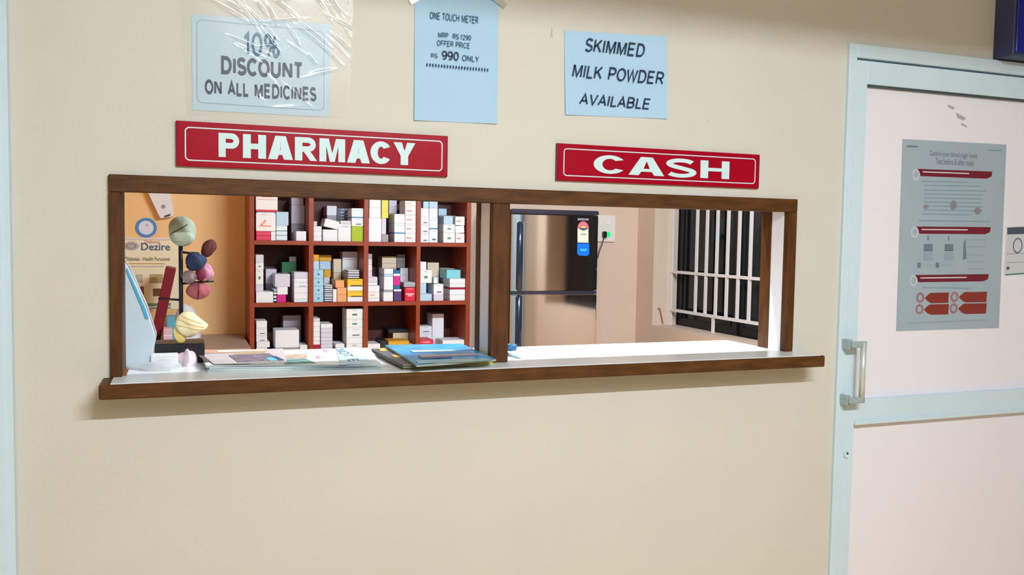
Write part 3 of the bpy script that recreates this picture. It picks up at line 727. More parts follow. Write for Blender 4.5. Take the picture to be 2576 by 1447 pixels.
# clear plastic folder lying at the left end
def lump(name, label, cat, m, c, rx, ry, h, seed, amp=.25, parent=None, nx=26, ny=18, base=0.02):
    r = random.Random(seed); f = [(r.uniform(2, 9), r.uniform(2, 9), r.uniform(0, 6)) for _ in range(6)]
    mb = MB(); T = []; 
    for j in range(ny+1):
        row = []
        for i in range(nx):
            a = 2*math.pi*i/nx; rr = j/ny
            w = 1 + amp*.5*math.sin(3*a+f[0][2]) + amp*.3*math.sin(5*a+f[1][2])
            x = rx*rr*w*math.cos(a); y = ry*rr*w*math.sin(a)
            zz = h*(1-rr**2)**.6*(1+amp*sum(math.sin(p*x/rx*.8+q*y/ry*.8+s) for p, q, s in f)/3.2) + base*h
            row.append(mb.bm.verts.new((c[0]+x, c[1]+y, c[2]+max(.0004, zz))))
            if j == 0: break
        T.append(row)
    for j in range(1, ny+1):
        for i in range(nx):
            k = (i+1) % nx
            if j == 1: mb.bm.faces.new((T[0][0], T[1][i], T[1][k]))
            else: mb.bm.faces.new((T[j-1][i], T[j][i], T[j][k], T[j-1][k]))
    bot = [mb.bm.verts.new((v.co.x, v.co.y, c[2])) for v in T[ny]]
    for i in range(nx): k = (i+1) % nx; mb.bm.faces.new((T[ny][i], bot[i], bot[k], T[ny][k]))
    mb.bm.faces.new(bot[::-1])
    o = mb.done(name, m, parent, True, origin=tuple(c))
    if label: tag(o, label, cat)
    return o
pf = P(395, 922, ZS)
lump('plastic_bag', 'flat greyish clear plastic bag lying on the counter left of the newspapers', 'plastic bag', mat('milky_plastic', (204, 210, 216), .2, spec=.6), (pf[0]+.005, pf[1]-.02, ZS), .062, .062, .016, 5, .3)
pk = P(478, 922, ZS)
pp = lump('crumpled_packet', 'crumpled pinkish white plastic packet with a navy mark beside the newspapers', 'packet', mat('pinkish_plastic', (224, 200, 208), .25, spec=.6, var=.12, vscale=40), (pk[0]-.006, pk[1]+.035, ZS), .026, .034, .030, 11, .35)
mk_ = at(478, 911, Y=pk[1]-.002)
MB().disc(mk_.x-.001, pk[1]+.0065, mk_.z-.004, .006, pk[1]+.020, 10, .005).done('printed_mark', mat('navy_mark', (44, 56, 120), .4), pp)

# pale tapered cabinet behind the left post
WH = mat('pale_blue_white_plastic', (206, 222, 234), .35, var=.02)
cw = [at(x, y, Y=.125) for x, y in ((296, 640), (320, 676), (366, 778), (374, 802), (390, 850), (391, 858), (385, 890), (377, 925), (296, 928))]
cz = ZS
t = thing('tapered_cabinet', 'pale bluish white tapered plastic housing standing behind the left post', 'housing', (cw[0].x, .15, ZS))
pts = [(v.x, max(v.z, ZS)) for v in cw]; pts[-1] = (pts[-1][0], ZS); pts[-2] = (pts[-2][0], ZS)
MB().prism(pts, .125, .255).done('shell', WH, t)
e = [at(x, y, Y=.122) for x, y in ((320, 674), (366, 777), (374, 802), (366, 802), (358, 778), (317, 680))]
MB().prism([(v.x, v.z) for v in e], .121, .125).done('blue_edge_trim', mat('bright_blue_trim', (86, 178, 222), .35), t)
e = [at(x, y, Y=.122) for x, y in ((309, 778), (316, 778), (315, 850), (309, 850))]
MB().prism([(v.x, v.z) for v in e], .121, .125).done('blue_side_trim', mat('blue_trim', (90, 150, 214), .35), t)
# small white carton
def carton(name, label, m, x0, x1, y0, y1, z0, z1, group=None, rz=0.0, ry=0.0, cat='box', piv=None):
    mb = MB(); w, d, h = x1-x0, y1-y0, z1-z0
    mb.box(-w/2, w/2, -d/2, d/2, 0, h, min(.0016, h*.12, w*.12))
    o = mb.done(name, m, None); o.location = ((x0+x1)/2, (y0+y1)/2, z0); o.rotation_euler = (0, ry, rz)
    # tuck flap proud of the front face
    f = MB().box(-w*.44, w*.44, -d/2-.0008, -d/2+.0004, h*.80, h*.985).done('tuck_flap', m, None)
    f.parent = o
    return tag(o, label, cat, group)
WB = mat('white_carton_board', (236, 234, 240), .5)
a = at(378, 925, Z=ZS); b = at(448, 925, Y=a.y); tz = at(410, 893, Y=a.y).z
carton('medicine_box', 'small white carton on the counter in front of the black display stand base', WB, a.x+.001, b.x, a.y, a.y+.035, ZS, tz)
# tape roll and pen in the cash bay
c = at(1290, 882, Z=ZS)
mb = MB(); cx, cy = c.x-.004, c.y+.012; n = 28
R = [[mb.bm.verts.new((cx+r*math.cos(2*math.pi*k/n), cy+r*math.sin(2*math.pi*k/n), zz)) for k in range(n)] for r, zz in ((.020, ZS), (.020, ZS+.016), (.013, ZS+.016), (.013, ZS))]
for i in range(4):
    for k in range(n): j = (k+1) % n; mb.bm.faces.new((R[i][k], R[i][j], R[(i+1) % 4][j], R[(i+1) % 4][k]))
tr = tag(mb.done('tape_roll', mat('blue_tape', (34, 86, 128), .3), None, True, origin=(cx, cy, ZS)), 'small blue tape roll on the white counter beside the mullion', 'tape roll')
R = MB().ring(0, 0, 0, .0105, .0128, .0155, 24); o = R.done('core', mat('card_core', (110, 140, 150), .6), tr); o.rotation_euler = (math.radians(90), 0, 0)
o.location = (0, 0, 0.0005)
p0 = at(1277, 891, Z=ZS+.004); p1 = at(1312, 900, Z=ZS+.004)
pn_ = thing('pen', 'grey pen lying on the white counter just right of the mullion', 'pen', tuple(p0))
MB().tube([p0, p0.lerp(p1, .8)], .0038, 10).done('barrel', mat('grey_pen', (160, 180, 186), .3), pn_, True)
MB().tube([p0.lerp(p1, .8), p0.lerp(p1, .93), p1], [.0038, .003, .0008], 10).done('tip', mat('pen_tip', (200, 208, 214), .3), pn_, True)
MB().tube([p0 - (p1-p0)*.06, p0 + (p1-p0)*.12], .0042, 10).done('cap', mat('dark_pen_cap', (40, 64, 84), .3), pn_, True)

# ---- black display stand with cloth pouches
SYD = .215
a = at(390, 880, Y=.17); b = at(515, 880, Y=.17)
ds = thing('display_stand', 'black metal display stand with short arms on the counter', 'stand', ((a.x+b.x)/2, SYD, ZS))
bt = at(450, 865, Y=.17).z
box('base', BLACK, ds, a.x, b.x, .17, .262, ZS, bt, .002)
pole = at(455, 700, Y=SYD); ptop = at(455, 612, Y=SYD).z
MB().tube([(pole.x, SYD, bt), (pole.x, SYD, ptop)], .0052, 10).done('pole', BLACK, ds, True)
def arm(x, y, x0=455, y0=None):
    p = at(x, y, Y=SYD); q = at(x0, y if y0 is None else y0, Y=SYD)
    MB().tube([q, p], .0028, 8).done('arm', BLACK, ds, True)
    return p
arm(500, 640, 455, 634); arm(538, 707, 455, 714); arm(398, 751, 455, 755)
def pouch(label, px, py, rx, ry, m, seed, seam=None, rot=0.0, flat=.8, knots=0.12, dy=0.0, name='cloth_pouch', nfold=5, taper=0.0):
    """soft stuffed cloth bundle: displaced ellipsoid with gathers, seam as a part"""
    c = at(px, py, Y=SYD+dy); k = (at(px+10, py, Y=SYD+dy)-c).x/10; A, B = rx*k, ry*k; r = random.Random(seed)
    ph = [r.uniform(0, 6) for _ in range(6)]; mb = MB(); nu, nv = 28, 18; rows = []
    cr, sr = math.cos(rot), math.sin(rot)
    def pos(th, la, s=1.0):
        g = 1 - knots*.9*abs(math.sin(nfold*.5*th+1.3*la+ph[4]))**3 - knots*.7*abs(math.sin(2.5*la+1.5*th+ph[5]))**6 + knots*math.sin(nfold*th+ph[0])*max(0, math.cos(la))**.5*.5 + knots*.6*math.sin(3*la+ph[1]+2*th) + knots*.35*math.sin(7*th+4*la+ph[2])
        x = A*math.cos(la)*math.cos(th)*g*s; y = A*flat*math.cos(la)*math.sin(th)*g*s; zz = B*math.sin(la)*(1+knots*.4*math.sin(2*th+ph[3]))*s*(1-taper*x/A)
        return Vector((c.x + x*cr - zz*sr, c.y + y, c.z + x*sr + zz*cr))
    bottom = mb.bm.verts.new(pos(0, -math.pi/2)); top = mb.bm.verts.new(pos(0, math.pi/2))
    for j in range(1, nv):
        la = -math.pi/2 + math.pi*j/nv
        rows.append([mb.bm.verts.new(pos(2*math.pi*i/nu, la)) for i in range(nu)])
    for u, v in zip(rows, rows[1:]):
        for i in range(nu): k2 = (i+1) % nu; mb.bm.faces.new((u[i], u[k2], v[k2], v[i]))
    for i in range(nu): k2 = (i+1) % nu; mb.bm.faces.new((bottom, rows[0][k2], rows[0][i])); mb.bm.faces.new((top, rows[-1][i], rows[-1][k2]))
    o = tag(mb.done(name, m, None, True, origin=tuple(c)), label, 'cloth pouch', 'cloth pouches on the display stand')
    if seam:
        for (t0, l0, t1, l1, w, sm) in seam:
            pts = [pos(math.radians(t0+(t1-t0)*i/14), math.radians(l0+(l1-l0)*i/14), 1.004) for i in range(15)]
            MB().tube(pts, w, 6).done('seam', sm, o, True)
    return o
DKL = mat('dark_seam_thread', (70, 76, 74), .6); DKR = mat('dark_red_seam', (84, 26, 38), .6)
pouch('pale green cloth pouch with a dark slit seam on top of the stand', 458, 582, 37, 40, mat('pale_green_cloth', (184, 194, 172), .8, var=.08, vscale=18, bump=.3, bscale=200), 1,
      [(215, -8, 300, 24, .0012, DKL), (205, -35, 285, -48, .0009, mat('green_seam', (150, 160, 138), .7))], .15, .85, .06)
pouch('dark brown cloth bud at the right end of the upper stand arm', 525, 625, 18, 25, mat('brown_cloth', (96, 44, 44), .85, var=.25, vscale=40, bump=.4, bscale=200), 2, None, -.5, .9, .12)
pouch('navy and teal cloth bundle hanging on the upper stand arm', 491, 658, 27, 26, mat('navy_cloth', (44, 52, 84), .85, var=.45, vscale=45, bump=.4, bscale=200), 3, None, .4, .9, .14, -.012)
pouch('greyish mauve cloth pouch next to the stand pole', 476, 697, 19, 18, mat('mauve_cloth', (140, 116, 118), .85, var=.15, vscale=40, bump=.3, bscale=200), 4, None, 0, .9, .08, -.018)
pouch('pink cloth pouch hanging at the right of the navy bundle', 521, 684, 17, 22, mat('pink_cloth', (206, 140, 166), .85, var=.15, vscale=40, bump=.3, bscale=200), 5, None, .2, .9, .1)
pouch('wine red cloth pouch between the mauve and pink pouches', 505, 691, 14, 17, mat('wine_cloth', (112, 32, 58), .85, var=.2, vscale=40), 6, None, 0, .9, .08, -.016)
pouch('rose cloth ball with a dark seam hanging below the middle arm', 498, 732, 31, 23, mat('rose_cloth', (164, 84, 92), .85, var=.12, vscale=25, bump=.3, bscale=200), 7, [(268, -70, 275, 60, .0016, DKR)], 0, .9, .05)
cp = pouch('cream cloth pouch with soft folds low on the stand', 482, 818, 42, 32, mat('cream_cloth', (246, 226, 180), .85, var=.08, vscale=16, bump=.3, bscale=200), 8,
      [(200, 20, 330, -5, .0016, mat('cream_fold', (226, 190, 140), .8)), (200, 0, 335, -22, .0014, mat('cream_fold', (226, 190, 140), .8)), (215, 35, 320, 18, .0012, mat('cream_fold', (226, 190, 140), .8))], -.12, .7, .12, -.02, taper=.5)
pouch('pale yellow cloth flap hanging under the cream pouch', 452, 842, 16, 26, mat('yellow_cloth', (236, 206, 120), .85, var=.12, vscale=20), 9, None, .25, .6, .1, -.02)
# ================================================================== PHARMACY INTERIOR: LEFT
c = at(310, 597, Y=YB); d = at(455, 778, Y=YB)
CREAM = mat('cream_poster_paper', (250, 236, 206), .6, var=.02, vscale=5)
po = thing('wall_poster', 'cream poster headed Dezire on the warm-tinted back wall', 'poster', ((c.x+d.x)/2, YB, d.z))
box('sheet', CREAM, po, c.x-.03, d.x, YB-.004, YB-.0005, d.z, c.z)
yw = YB-.0045
box('top_strip', mat('poster_strip', (236, 220, 216), .5), po, c.x-.03, d.x-.005, yw-.004, yw, c.z-.012, c.z)
def wtext(s, m, p0, p1, bold=0.0): return ptext('lettering', s, m, po, p0, p1, YB, yw-.0006, bold)
def wbar(m, x0, y0, x1, y1, nm='printed_bar', par=None):
    a = at(x0, y0, Y=YB); b = at(x1, y1, Y=YB)
    return box(nm, m, par or po, a.x, b.x, yw-.0006, yw, b.z, a.z)
wtext('Diabetes', mat('red_print', (206, 110, 110), .6), (364, 612), (402, 605), .01)
wtext('Dezire', mat('slate_blue_print', (92, 104, 132), .6), (355, 630), (428, 612), .02)
c2 = at(330, 619, Y=YB)
MB().disc(c2.x, yw-.0006, c2.z, .040, yw, 24, .024).done('printed_emblem', mat('grey_emblem', (190, 180, 182), .6), po)
MB().ring(c2.x, yw-.0012, c2.z, .020, .026, yw-.0006, 24, .55).done('emblem_ring', mat('dark_emblem', (140, 128, 136), .6), po)
wtext('Diabetes - Health Personnel', mat('olive_print', (120, 124, 78), .6), (316, 656), (427, 647), .015)
for x0, x1, y, m in ((320, 415, 662, (214, 170, 110)), (320, 412, 669, (206, 186, 176))): wbar(mat('poster_line_%d' % y, m, .6), x0, y, x1, y+3, 'printed_line')
wbar(mat('poster_photo_grey', (196, 190, 172), .6, var=.2, vscale=40), 341, 690, 359, 711, 'printed_picture')
wbar(mat('poster_photo_tan', (190, 164, 120), .6, var=.25, vscale=40), 376, 690, 410, 712, 'printed_picture')
wbar(mat('poster_photo_brown', (140, 96, 76), .6, var=.35, vscale=40), 345, 721, 362, 747, 'printed_picture')
wbar(mat('poster_photo_brown2', (122, 88, 62), .6, var=.35, vscale=40), 385, 726, 412, 745, 'printed_picture')
wbar(mat('poster_green_band', (120, 160, 130), .6, var=.2, vscale=30), 362, 763, 430, 770)
wbar(mat('poster_dark_rule', (90, 120, 120), .6), 362, 774, 430, 776, 'printed_line')
# round badge
c = at(368, 573, Y=YB)
rb = thing('round_badge', 'round white sticker with a blue rim above the Dezire poster', 'sticker', (c.x, YB, c.z-.055))
MB().disc(c.x, YB-.004, c.z, .040, YB-.0005, 32).done('face', mat('badge_white', (232, 230, 246), .5), rb)
MB().ring(c.x, YB-.006, c.z, .039, .054, YB-.0005, 36).done('rim', mat('badge_blue', (84, 140, 214), .5), rb)
MB().disc(c.x+.004, YB-.0046, c.z+.014, .010, YB-.004, 3, .006).done('printed_mark', mat('badge_grey', (150, 154, 170), .6), rb)
# emergency lamp
e0 = [at(x, y, Y=YB-.05) for x, y in ((366, 470), (424, 462), (437, 538), (434, 545), (404, 549), (399, 541))]
el = thing('emergency_lamp', 'white slanted wall device with a grey button at the top left', 'device', (e0[3].x, YB, e0[4].z))
MB().prism([(v.x, v.z) for v in e0], YB-.05, YB).done('housing', mat('device_white', (240, 234, 238), .35), el)
c = at(411, 520, Y=YB-.051); MB().disc(c.x, YB-.053, c.z, .011, YB-.049, 18).done('button', mat('device_grey', (158, 152, 172), .4), el)
q = [at(x, y, Y=YB-.052) for x, y in ((413, 543), (428, 538), (429, 543), (414, 547))]
MB().prism([(v.x, v.z) for v in q], YB-.053, YB-.049).done('slot', mat('device_dark', (90, 76, 76), .5), el)
# back desk and the things on it
DZ = 0.87
dk_ = thing('back_desk', 'taupe desk against the warm-tinted back wall', 'desk', (-.3, 2.85, 0))
box('desk_top', mat('taupe_laminate', (168, 146, 134), .4), dk_, -.95, .325, 2.52, YB-.005, DZ-.03, DZ, .002)
for x in (-.93, .28): box('leg_panel', mat('taupe_side', (150, 126, 112), .5), dk_, x, x+.025, 2.55, YB-.01, 0, DZ-.03)
def dcart(label, m, x0, x1, ytop, yf, depth, name='medicine_box', cat='box'):
    a = at(x0, ytop, Y=yf); b = at(x1, ytop, Y=yf)
    return carton(name, label, m, a.x, b.x, yf, yf+depth, DZ, max(a.z, DZ+.02), None, 0, 0, cat)
dcart('white paper pack on the back desk left of the maroon binder', WB, 362, 378, 775, 3.0, .12, 'paper_pack', 'paper pack')
dcart('small cyan box on the back desk behind the cream pouch', mat('cyan_board', (110, 190, 208), .5), 419, 440, 797, 2.9, .1)
dcart('small pink box with pale bands on the back desk', print_mat('pink_board', (232, 190, 208), [([(2, .55, .62)], (250, 230, 236))]), 411, 433, 827, 2.72, .09)
lump('white_bag', 'white plastic bag puffed up on the back desk behind the stand', 'plastic bag', mat('white_plastic_bag', (242, 242, 246), .35), (at(470, 790, Y=3.06).x, 3.06, DZ), .075, .07, .185, 21, .10)
# maroon binder leaning on the poster wall
p_b = at(391, 852, Y=3.0); p_t = at(431, 671, Y=3.0)
L_ = math.hypot(p_t.x-p_b.x, p_t.z-DZ); ang = math.atan2(p_t.x-p_b.x, p_t.z-DZ)
bi = thing('binder', 'maroon binder standing tilted on the back desk', 'binder', (p_b.x, 2.92, DZ))
bi.rotation_euler = (0, ang, 0)
o = MB().box(-.026, .026, -.1, .12, .045, L_, .003).done('cover', mat('maroon_board', (124, 20, 38), .45, var=.12, vscale=8), None); o.parent = bi
o = MB().box(-.028, .024, -.102, .122, .004, .045, .002).done('black_foot', BLACK, None); o.parent = bi

# ================================================================== MEDICINE SHELF
SYF, SYB = 2.85, 3.18
COLX = [(.341, .366), (.656, .682), (.962, .988), (1.268, 1.292), (1.570, 1.596)]
BZ = [.05, .388, .730, 1.073, 1.414, 1.756, 2.10]       # board tops
sh = thing('medicine_shelf', 'red-brown wooden shelf unit with cubbies full of medicine boxes', 'shelf', (.97, SYB, 0))
box('side_panel', SHELF, sh, *COLX[0], SYF, SYB, 0, 2.12, .001); box('side_panel', SHELF, sh, *COLX[4], SYF, SYB, 0, 2.12, .001)
for c in COLX[1:4]: box('divider', SHELF, sh, *c, SYF+.002, SYB, .05, 2.10, .001)
for z in BZ: box('shelf_board', SHELF, sh, COLX[0][1], COLX[4][0], SYF+.004, SYB, z-.023, z)
box('back_panel', SHELF_SHADE, sh, COLX[0][0], COLX[4][1], SYB, SYB+.012, 0, 2.12)

CA = dict(
 W=('white', (238, 236, 242), None), Wk=('white dark-lettered', (236, 236, 242), [([(2, .18, .30), (0, .35, .8)], (96, 100, 120))]),
 Wr=('white red-lettered', (240, 232, 234), [([(2, .42, .52), (0, .12, .6)], (220, 90, 110))]),
 Wb=('white blue-lined', (232, 238, 244), [([(2, .0, .12)], (88, 150, 190))]),
 Wg=('white green-marked', (238, 238, 238), [([(2, .35, .55), (0, .35, .65)], (96, 140, 124))]),
 Wo=('white orange-striped', (242, 234, 234), [([(2, .0, .14)], (226, 60, 70)), ([(2, .92, 1), (0, .25, .75)], (236, 130, 80))]),
 Z=('white orange-slashed', (242, 238, 240), [([(2, .93, 1.0)], (60, 120, 170)), ([(2, .24, .30), (0, .15, .78)], (240, 140, 110)), ([(2, .30, .40), (0, .24, .36)], (240, 140, 110)), ([(2, .40, .50), (0, .34, .46)], (240, 140, 110)), ([(2, .50, .58), (0, .42, .52)], (240, 140, 110))]),
 B=('pale blue', (186, 212, 234), None), Bm=('light blue marked', (166, 212, 232), [([(2, .38, .58), (0, .4, .62)], (60, 110, 160))]),
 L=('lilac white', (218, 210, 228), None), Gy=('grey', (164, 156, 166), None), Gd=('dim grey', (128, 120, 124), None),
 P=('crimson pink', (222, 64, 92), [([(2, .44, .48)], (240, 130, 150))]), M=('magenta', (216, 28, 140), None),
 G=('lime green', (170, 190, 30), None), Y=('pale yellow', (226, 218, 90), None), A=('amber', (226, 164, 40), None),
 Ye=('golden yellow', (244, 196, 50), [([(2, 0, .16), (0, .2, .95)], (60, 56, 50))]), O=('peach orange', (236, 168, 116), None), T=('beige', (228, 206, 180), None),
 D=('charcoal white-lettered', (96, 108, 124), [([(2, .18, .26), (0, .25, .5)], (220, 226, 232)), ([(2, .4, .48), (0, .25, .5)], (220, 226, 232)), ([(2, .62, .70), (0, .25, .5)], (220, 226, 232)), ([(2, .28, .36), (0, .6, .9)], (220, 226, 232)), ([(2, .52, .6), (0, .6, .9)], (220, 226, 232))]),
 S=('dark striped', (226, 228, 236), [([(2, .0, .12)], (50, 54, 74)), ([(2, .24, .36)], (50, 54, 74)), ([(2, .5, .62)], (50, 54, 74)), ([(2, .76, .88)], (50, 54, 74))]),
 Gn=('dark green', (36, 108, 66), None), R=('red white-lettered', (220, 34, 62), [([(2, .48, .56), (0, .12, .85)], (250, 220, 224)), ([(2, .36, .42), (0, .3, .7)], (250, 220, 224))]),
 Rd=('dark red', (170, 26, 60), None), Bl=('strong blue', (30, 104, 160), None), Pu=('purple', (88, 56, 116), None), C=('cyan', (130, 206, 222), None),
 K=('black', (40, 40, 50), None), Ta=('tan', (214, 190, 160), None))
def cmat(k):
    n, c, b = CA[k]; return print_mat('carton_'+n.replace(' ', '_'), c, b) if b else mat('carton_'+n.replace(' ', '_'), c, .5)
ORD = ['bottom', 'second', 'third', 'fourth', 'fifth', 'sixth', 'seventh', 'eighth', 'ninth', 'tenth']
FR, BK = 2.864, 3.028           # front faces of front and rear stacks
K1 = lambda x, y: (620+x/4.822, 480+y/4.822)
K2 = lambda x, y: (900+x/4.824, 480+y/4.824)
K3 = lambda x, y: (620+x/4.155, 740+y/4.155)
jit = random.Random(4)
def stacks(row, col, K, zb, limits, data):
    """data: [(stack word, x0, x1, depth plane, [(top y, kind, (x0, x1) or None, tilt)])], bottom first, in crop pixels"""
    for word, x0, x1, yf, items in data:
        z = zb; n = len(items); yj = yf + jit.uniform(0, .006)
        for i, it in enumerate(items):
            top, k = it[0], it[1]; xr_ = it[2] if len(it) > 2 and it[2] else (x0, x1); tilt = it[3] if len(it) > 3 else 0.0
            a = at(*K(xr_[0], top), Y=yj); b = at(*K(xr_[1], top), Y=yj)
            xa = max(a.x, limits[0]+.001); xb = min(b.x, limits[1]-.001)
            zt2 = max(at(*K((xr_[0]+xr_[1])/2, top), Y=yj).z, z+.012)
            dep = .135 if yf > 3 else .145
            pos = ORD[i] if n > 1 else None
            where = f"{row} row {col} cubby"
            lab = f"{CA[k][0]} carton, {pos} in {word} stack, {where}" if pos else f"{CA[k][0]} carton, alone at {word}, {where}"
            o = carton('medicine_box', lab, cmat(k), xa, xb, yj, yj+dep, z, zt2-.0006, 'medicine boxes on the shelf', 0.0)
            if tilt: o.rotation_euler = (0, math.radians(tilt), 0); o.location.z += abs(math.sin(math.radians(tilt)))*(xb-xa)/2
            z = zt2
            if tilt: z += abs(math.sin(math.radians(tilt)))*(xb-xa)
LIM = [(COLX[i][1], COLX[i+1][0]) for i in range(4)]
T, M_, B_ = BZ[4], BZ[3], BZ[2]
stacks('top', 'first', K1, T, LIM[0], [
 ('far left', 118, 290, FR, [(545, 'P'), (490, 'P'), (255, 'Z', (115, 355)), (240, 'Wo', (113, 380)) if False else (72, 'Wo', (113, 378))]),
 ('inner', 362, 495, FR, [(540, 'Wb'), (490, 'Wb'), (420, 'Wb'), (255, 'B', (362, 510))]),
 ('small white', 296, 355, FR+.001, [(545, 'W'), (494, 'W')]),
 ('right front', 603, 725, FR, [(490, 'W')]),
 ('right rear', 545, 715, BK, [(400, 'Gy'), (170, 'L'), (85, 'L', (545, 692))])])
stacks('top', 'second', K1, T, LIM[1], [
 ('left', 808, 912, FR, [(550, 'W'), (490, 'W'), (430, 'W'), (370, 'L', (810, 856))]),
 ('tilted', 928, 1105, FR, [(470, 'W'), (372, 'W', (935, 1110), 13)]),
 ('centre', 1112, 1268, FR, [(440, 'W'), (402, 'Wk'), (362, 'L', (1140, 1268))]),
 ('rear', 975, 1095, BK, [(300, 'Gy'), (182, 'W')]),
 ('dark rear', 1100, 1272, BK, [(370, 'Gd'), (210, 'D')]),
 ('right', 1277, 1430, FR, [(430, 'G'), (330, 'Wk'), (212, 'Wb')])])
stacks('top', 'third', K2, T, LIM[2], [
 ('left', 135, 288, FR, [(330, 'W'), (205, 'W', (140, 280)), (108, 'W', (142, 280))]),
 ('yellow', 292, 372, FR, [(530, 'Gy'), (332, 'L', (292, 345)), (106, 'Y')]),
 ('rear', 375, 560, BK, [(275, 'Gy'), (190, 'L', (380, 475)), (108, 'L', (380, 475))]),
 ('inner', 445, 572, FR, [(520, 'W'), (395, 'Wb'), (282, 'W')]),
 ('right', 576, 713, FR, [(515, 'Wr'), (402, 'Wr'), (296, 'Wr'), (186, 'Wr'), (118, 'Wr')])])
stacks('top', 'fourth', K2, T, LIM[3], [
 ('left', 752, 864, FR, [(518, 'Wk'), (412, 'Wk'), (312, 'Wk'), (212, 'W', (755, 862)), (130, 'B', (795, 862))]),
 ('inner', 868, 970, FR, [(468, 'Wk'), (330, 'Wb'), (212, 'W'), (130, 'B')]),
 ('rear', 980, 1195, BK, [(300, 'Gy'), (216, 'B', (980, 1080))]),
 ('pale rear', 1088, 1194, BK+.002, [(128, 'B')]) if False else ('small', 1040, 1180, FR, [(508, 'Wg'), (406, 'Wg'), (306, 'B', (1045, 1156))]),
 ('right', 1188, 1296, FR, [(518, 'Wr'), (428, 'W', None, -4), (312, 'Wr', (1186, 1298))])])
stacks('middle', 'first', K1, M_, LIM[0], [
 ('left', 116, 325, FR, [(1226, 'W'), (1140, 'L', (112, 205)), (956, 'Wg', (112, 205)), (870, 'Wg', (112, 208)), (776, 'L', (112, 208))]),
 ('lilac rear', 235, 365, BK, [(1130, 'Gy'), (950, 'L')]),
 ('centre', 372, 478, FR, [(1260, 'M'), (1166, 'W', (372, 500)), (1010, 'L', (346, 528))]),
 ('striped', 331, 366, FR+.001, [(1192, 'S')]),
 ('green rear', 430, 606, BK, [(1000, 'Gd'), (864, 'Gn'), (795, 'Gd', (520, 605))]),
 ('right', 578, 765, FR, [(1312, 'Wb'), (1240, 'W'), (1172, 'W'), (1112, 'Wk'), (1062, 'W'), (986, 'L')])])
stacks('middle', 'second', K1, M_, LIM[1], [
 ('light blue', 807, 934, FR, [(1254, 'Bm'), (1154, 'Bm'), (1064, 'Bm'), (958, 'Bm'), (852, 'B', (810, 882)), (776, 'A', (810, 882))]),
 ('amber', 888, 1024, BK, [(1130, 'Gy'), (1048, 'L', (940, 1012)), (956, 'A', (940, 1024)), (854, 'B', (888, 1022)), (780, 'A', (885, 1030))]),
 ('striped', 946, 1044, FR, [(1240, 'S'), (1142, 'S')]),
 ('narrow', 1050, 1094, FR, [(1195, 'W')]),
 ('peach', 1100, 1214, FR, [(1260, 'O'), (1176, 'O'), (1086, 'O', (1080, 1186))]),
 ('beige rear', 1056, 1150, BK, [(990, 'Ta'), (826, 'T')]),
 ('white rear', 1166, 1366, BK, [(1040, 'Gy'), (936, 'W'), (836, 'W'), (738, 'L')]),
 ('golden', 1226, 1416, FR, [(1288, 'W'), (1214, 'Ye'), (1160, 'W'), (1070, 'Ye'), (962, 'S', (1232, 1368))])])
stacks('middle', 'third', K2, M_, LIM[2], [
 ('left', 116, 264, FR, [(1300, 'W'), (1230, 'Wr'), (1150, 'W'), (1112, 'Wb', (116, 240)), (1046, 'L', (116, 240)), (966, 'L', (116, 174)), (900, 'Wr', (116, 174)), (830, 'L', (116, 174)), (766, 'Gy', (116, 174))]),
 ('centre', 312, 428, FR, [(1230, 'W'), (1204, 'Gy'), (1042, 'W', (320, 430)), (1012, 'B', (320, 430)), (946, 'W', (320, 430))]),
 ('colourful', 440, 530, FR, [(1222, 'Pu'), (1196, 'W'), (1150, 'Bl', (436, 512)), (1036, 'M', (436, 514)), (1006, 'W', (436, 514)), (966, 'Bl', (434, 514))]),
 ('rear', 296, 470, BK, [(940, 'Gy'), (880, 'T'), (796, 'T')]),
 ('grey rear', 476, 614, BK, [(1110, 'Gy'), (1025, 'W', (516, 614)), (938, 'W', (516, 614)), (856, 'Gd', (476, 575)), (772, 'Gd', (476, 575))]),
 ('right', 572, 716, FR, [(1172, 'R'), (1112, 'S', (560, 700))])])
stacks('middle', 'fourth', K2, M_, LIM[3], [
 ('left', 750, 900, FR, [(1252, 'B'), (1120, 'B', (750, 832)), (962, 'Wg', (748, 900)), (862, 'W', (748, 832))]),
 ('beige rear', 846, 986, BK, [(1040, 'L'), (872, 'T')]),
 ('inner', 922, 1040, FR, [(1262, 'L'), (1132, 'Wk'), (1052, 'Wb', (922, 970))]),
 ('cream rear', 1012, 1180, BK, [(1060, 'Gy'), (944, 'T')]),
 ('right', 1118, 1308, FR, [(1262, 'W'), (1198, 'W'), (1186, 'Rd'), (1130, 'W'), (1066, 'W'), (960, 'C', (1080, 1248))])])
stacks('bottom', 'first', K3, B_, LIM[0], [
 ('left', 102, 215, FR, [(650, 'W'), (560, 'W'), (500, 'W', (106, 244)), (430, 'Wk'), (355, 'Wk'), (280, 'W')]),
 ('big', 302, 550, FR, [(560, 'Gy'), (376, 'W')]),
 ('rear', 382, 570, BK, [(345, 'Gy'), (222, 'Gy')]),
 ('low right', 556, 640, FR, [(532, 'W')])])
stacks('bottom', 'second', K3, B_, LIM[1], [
 ('left', 692, 768, FR, [(640, 'W'), (570, 'Rd'), (530, 'Rd', (692, 775)), (490, 'W'), (444, 'W'), (394, 'W'), (340, 'W'), (286, 'W'), (252, 'L')]),
 ('inner', 778, 900, FR, [(620, 'W'), (560, 'L'), (524, 'L'), (490, 'L'), (452, 'L'), (404, 'L'), (356, 'L'), (312, 'W')]),
 ('low', 930, 1024, FR, [(560, 'Gy'), (520, 'W')]),
 ('right', 1046, 1234, FR, [(620, 'W'), (552, 'W'), (520, 'Wg'), (454, 'W'), (352, 'Wk'), (262, 'Wg'), (156, 'Wg')])])
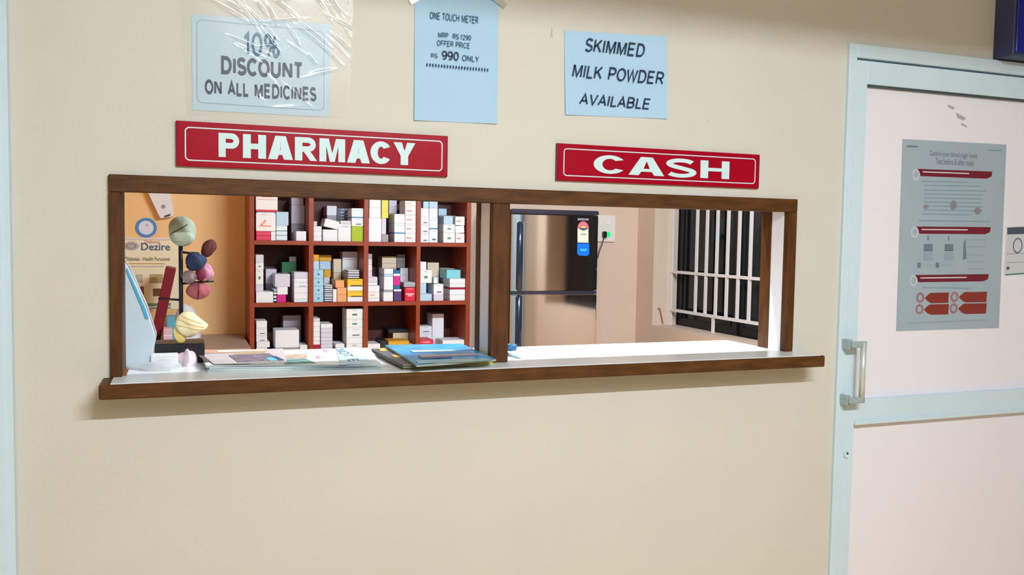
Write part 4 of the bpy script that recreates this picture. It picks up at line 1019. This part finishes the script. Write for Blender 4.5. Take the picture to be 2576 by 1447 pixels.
stacks('bottom', 'third', K3, B_, LIM[2], [
 ('left', 1266, 1398, FR, [(600, 'Gy'), (520, 'W')]),
 ('yellow', 1484, 1756, FR, [(580, 'Gy'), (530, 'T'), (490, 'A', (1484, 1700))]),
 ('black', 1404, 1478, FR, [(560, 'Gy'), (484, 'K')]),
 ('rear', 1532, 1752, BK, [(500, 'Gy'), (404, 'T'), (366, 'K', (1482, 1750))])])
stacks('bottom', 'fourth', K3, B_, LIM[3], [
 ('red', 1800, 1955, FR, [(590, 'Gy'), (526, 'W'), (478, 'R')]),
 ('rear', 1800, 1938, BK, [(560, 'Gy'), (480, 'Wk'), (410, 'Wk'), (336, 'Wk')]),
 ('tall rear', 1944, 2064, BK, [(470, 'W'), (206, 'W')]),
 ('right', 2052, 2280, FR, [(590, 'Gy'), (532, 'W'), (480, 'W')])])
pq = at(*K2(1005, 1300), Y=FR)

# ================================================================== REFRIGERATOR
FYD = 2.55
fa = at(1287, 524, Y=FYD); fb = at(1507, 532, Y=FYD)
FX0, FX1 = fa.x, fb.x; FZ = (fa.z+fb.z)/2
rf = thing('refrigerator', 'dark glossy two-door refrigerator standing in the cash bay', 'refrigerator', ((FX0+FX1)/2, 2.85, 0))
FRB = mat('fridge_brown_grey', (216, 210, 206), .06, metal=1.0, spec=.6)
FRD = mat('fridge_dark_trim', (44, 44, 62), .25, spec=.6, coat=.4)
FRH = mat('fridge_blue_black_handle', (24, 48, 74), .15, metal=.3, spec=.7, coat=.6)
box('body', mat('fridge_side', (60, 56, 62), .35), rf, FX0+.004, FX1-.004, FYD+.055, YB-.04, .04, FZ-.012, .004)
zdiv = at(1400, 736, Y=FYD).z
box('top_trim', FRD, rf, FX0, FX1, FYD-.004, FYD+.09, FZ-.026, FZ, .006)
for z0, z1 in ((zdiv+.008, FZ-.027), (.07, zdiv-.010)):
    d = box('door', FRB, rf, FX0+.002, FX1-.002, FYD, FYD+.052, z0, z1, .005)
    hx0 = at(1299, 640, Y=FYD).x; hx1 = at(1315, 640, Y=FYD).x; top = z1-.045 if z1 > 1.3 else z1-.004; bot = z0+.004 if z1 > 1.3 else z0+.6
    n = 10; mb = MB(); V = []
    for zz in (bot, bot+.01, top-.01, top):
        s = .55 if zz in (bot, top) else 1
        V.append([mb.bm.verts.new(((hx0+hx1)/2 - (hx1-hx0)/2*s*math.cos(math.pi*k/n), FYD + .002 - .020*s*math.sin(math.pi*k/n), zz)) for k in range(n+1)])
    for u, v in zip(V, V[1:]):
        for k in range(n): mb.bm.faces.new((u[k], u[k+1], v[k+1], v[k]))
    mb.bm.faces.new(V[0]); mb.bm.faces.new(V[-1])
    for u, v in zip(V, V[1:]): mb.bm.faces.new((u[0], v[0], v[n], u[n]))
    mb.done('handle', FRH, d, True)
    box('chrome_strip', mat('chrome', (220, 226, 232), .12, metal=1.0), d, hx1+.001, hx1+.006, FYD-.004, FYD+.001, bot, top)
box('divider_trim', FRD, rf, FX0+.002, FX1-.002, FYD+.006, FYD+.05, zdiv-.010, zdiv+.008)
box('plinth', BLACK, rf, FX0+.01, FX1-.01, FYD+.03, YB-.06, 0, .07)
yl = FYD-.0004
ptext('lettering', 'SAMSUNG', mat('silver_print', (190, 192, 204), .3), rf, (1453, 554.5), (1481, 549.5), FYD, yl-.0005, .02)
def fpoly(m, pts, nm, dy=0.0):
    q = [at(x, y, Y=FYD) for x, y in pts]; return MB().prism([(v.x, v.z) for v in q], yl-.0012-dy, yl-dy).done(nm, m, rf)
fpoly(mat('label_cream', (226, 230, 206), .5), [(1453, 574), (1480, 575), (1480, 611), (1453, 610)], 'energy_label')
fpoly(mat('label_red', (214, 110, 130), .5), [(1467+14*math.cos(math.radians(t)), 575-18*math.sin(math.radians(t))) for t in range(0, 181, 12)], 'energy_dial', .0003)
fpoly(mat('label_yellow', (230, 200, 110), .5), [(1467+6*math.cos(math.radians(t)), 574-6*math.sin(math.radians(t))) for t in range(0, 181, 20)], 'dial_centre', .0018)
fpoly(mat('label_navy', (60, 76, 96), .5), [(1454, 573.5), (1480, 574.5), (1472, 579), (1466, 580), (1460, 578)], 'label_band', .0018)
fpoly(mat('label_grey', (150, 150, 146), .5), [(1460, 588), (1475, 588), (1475, 591), (1460, 591)], 'label_text', .0013)
fpoly(mat('sticker_blue', (16, 116, 232), .35), [(1452, 612), (1482, 613), (1482, 640), (1476, 644), (1457, 643), (1452, 638)], 'blue_sticker')
fpoly(mat('sticker_light', (70, 180, 250), .35), [(1458, 626), (1476, 626), (1474, 632), (1460, 632)], 'sticker_print', .0013)

# ---- switch board, plug and cord
a = at(1494, 541, Y=YB); b = at(1545, 609, Y=YB)
sb = thing('switch_board', 'white wall switch board beside the refrigerator', 'switch board', ((a.x+b.x)/2, YB, b.z))
SW = mat('switch_white', (240, 232, 228), .4)
box('plate', SW, sb, a.x, b.x, YB-.018, YB, b.z, a.z, .004)
c = at(1530, 561, Y=YB-.02); box('rocker', mat('rocker_white', (252, 250, 244), .3), sb, c.x-.011, c.x+.011, YB-.026, YB-.018, c.z-.012, c.z+.012, .003)
c = at(1531, 590, Y=YB-.02); MB().disc(c.x, YB-.022, c.z, .014, YB-.018, 20, .019).done('indicator', mat('green_indicator', (40, 214, 120), .4, emit=.6), sb)
c = at(1520, 590, Y=YB-.03)
pg = thing('power_plug', 'black plug in the switch board with a brown cord', 'plug', (c.x, YB-.02, c.z-.02))
MB().box(c.x-.012, c.x+.012, YB-.052, YB-.018, c.z-.022, c.z+.020, .005).done('plug_body', BLACK, pg)
p = [at(x, y, Y=YB-.035) for x, y in ((1519, 600), (1515, 613), (1509, 628), (1503, 650))]
MB().tube([(c.x, YB-.04, c.z-.02)] + [tuple(v) for v in p], .004, 6).done('cord', mat('brown_cord', (110, 70, 56), .6), pg, True)
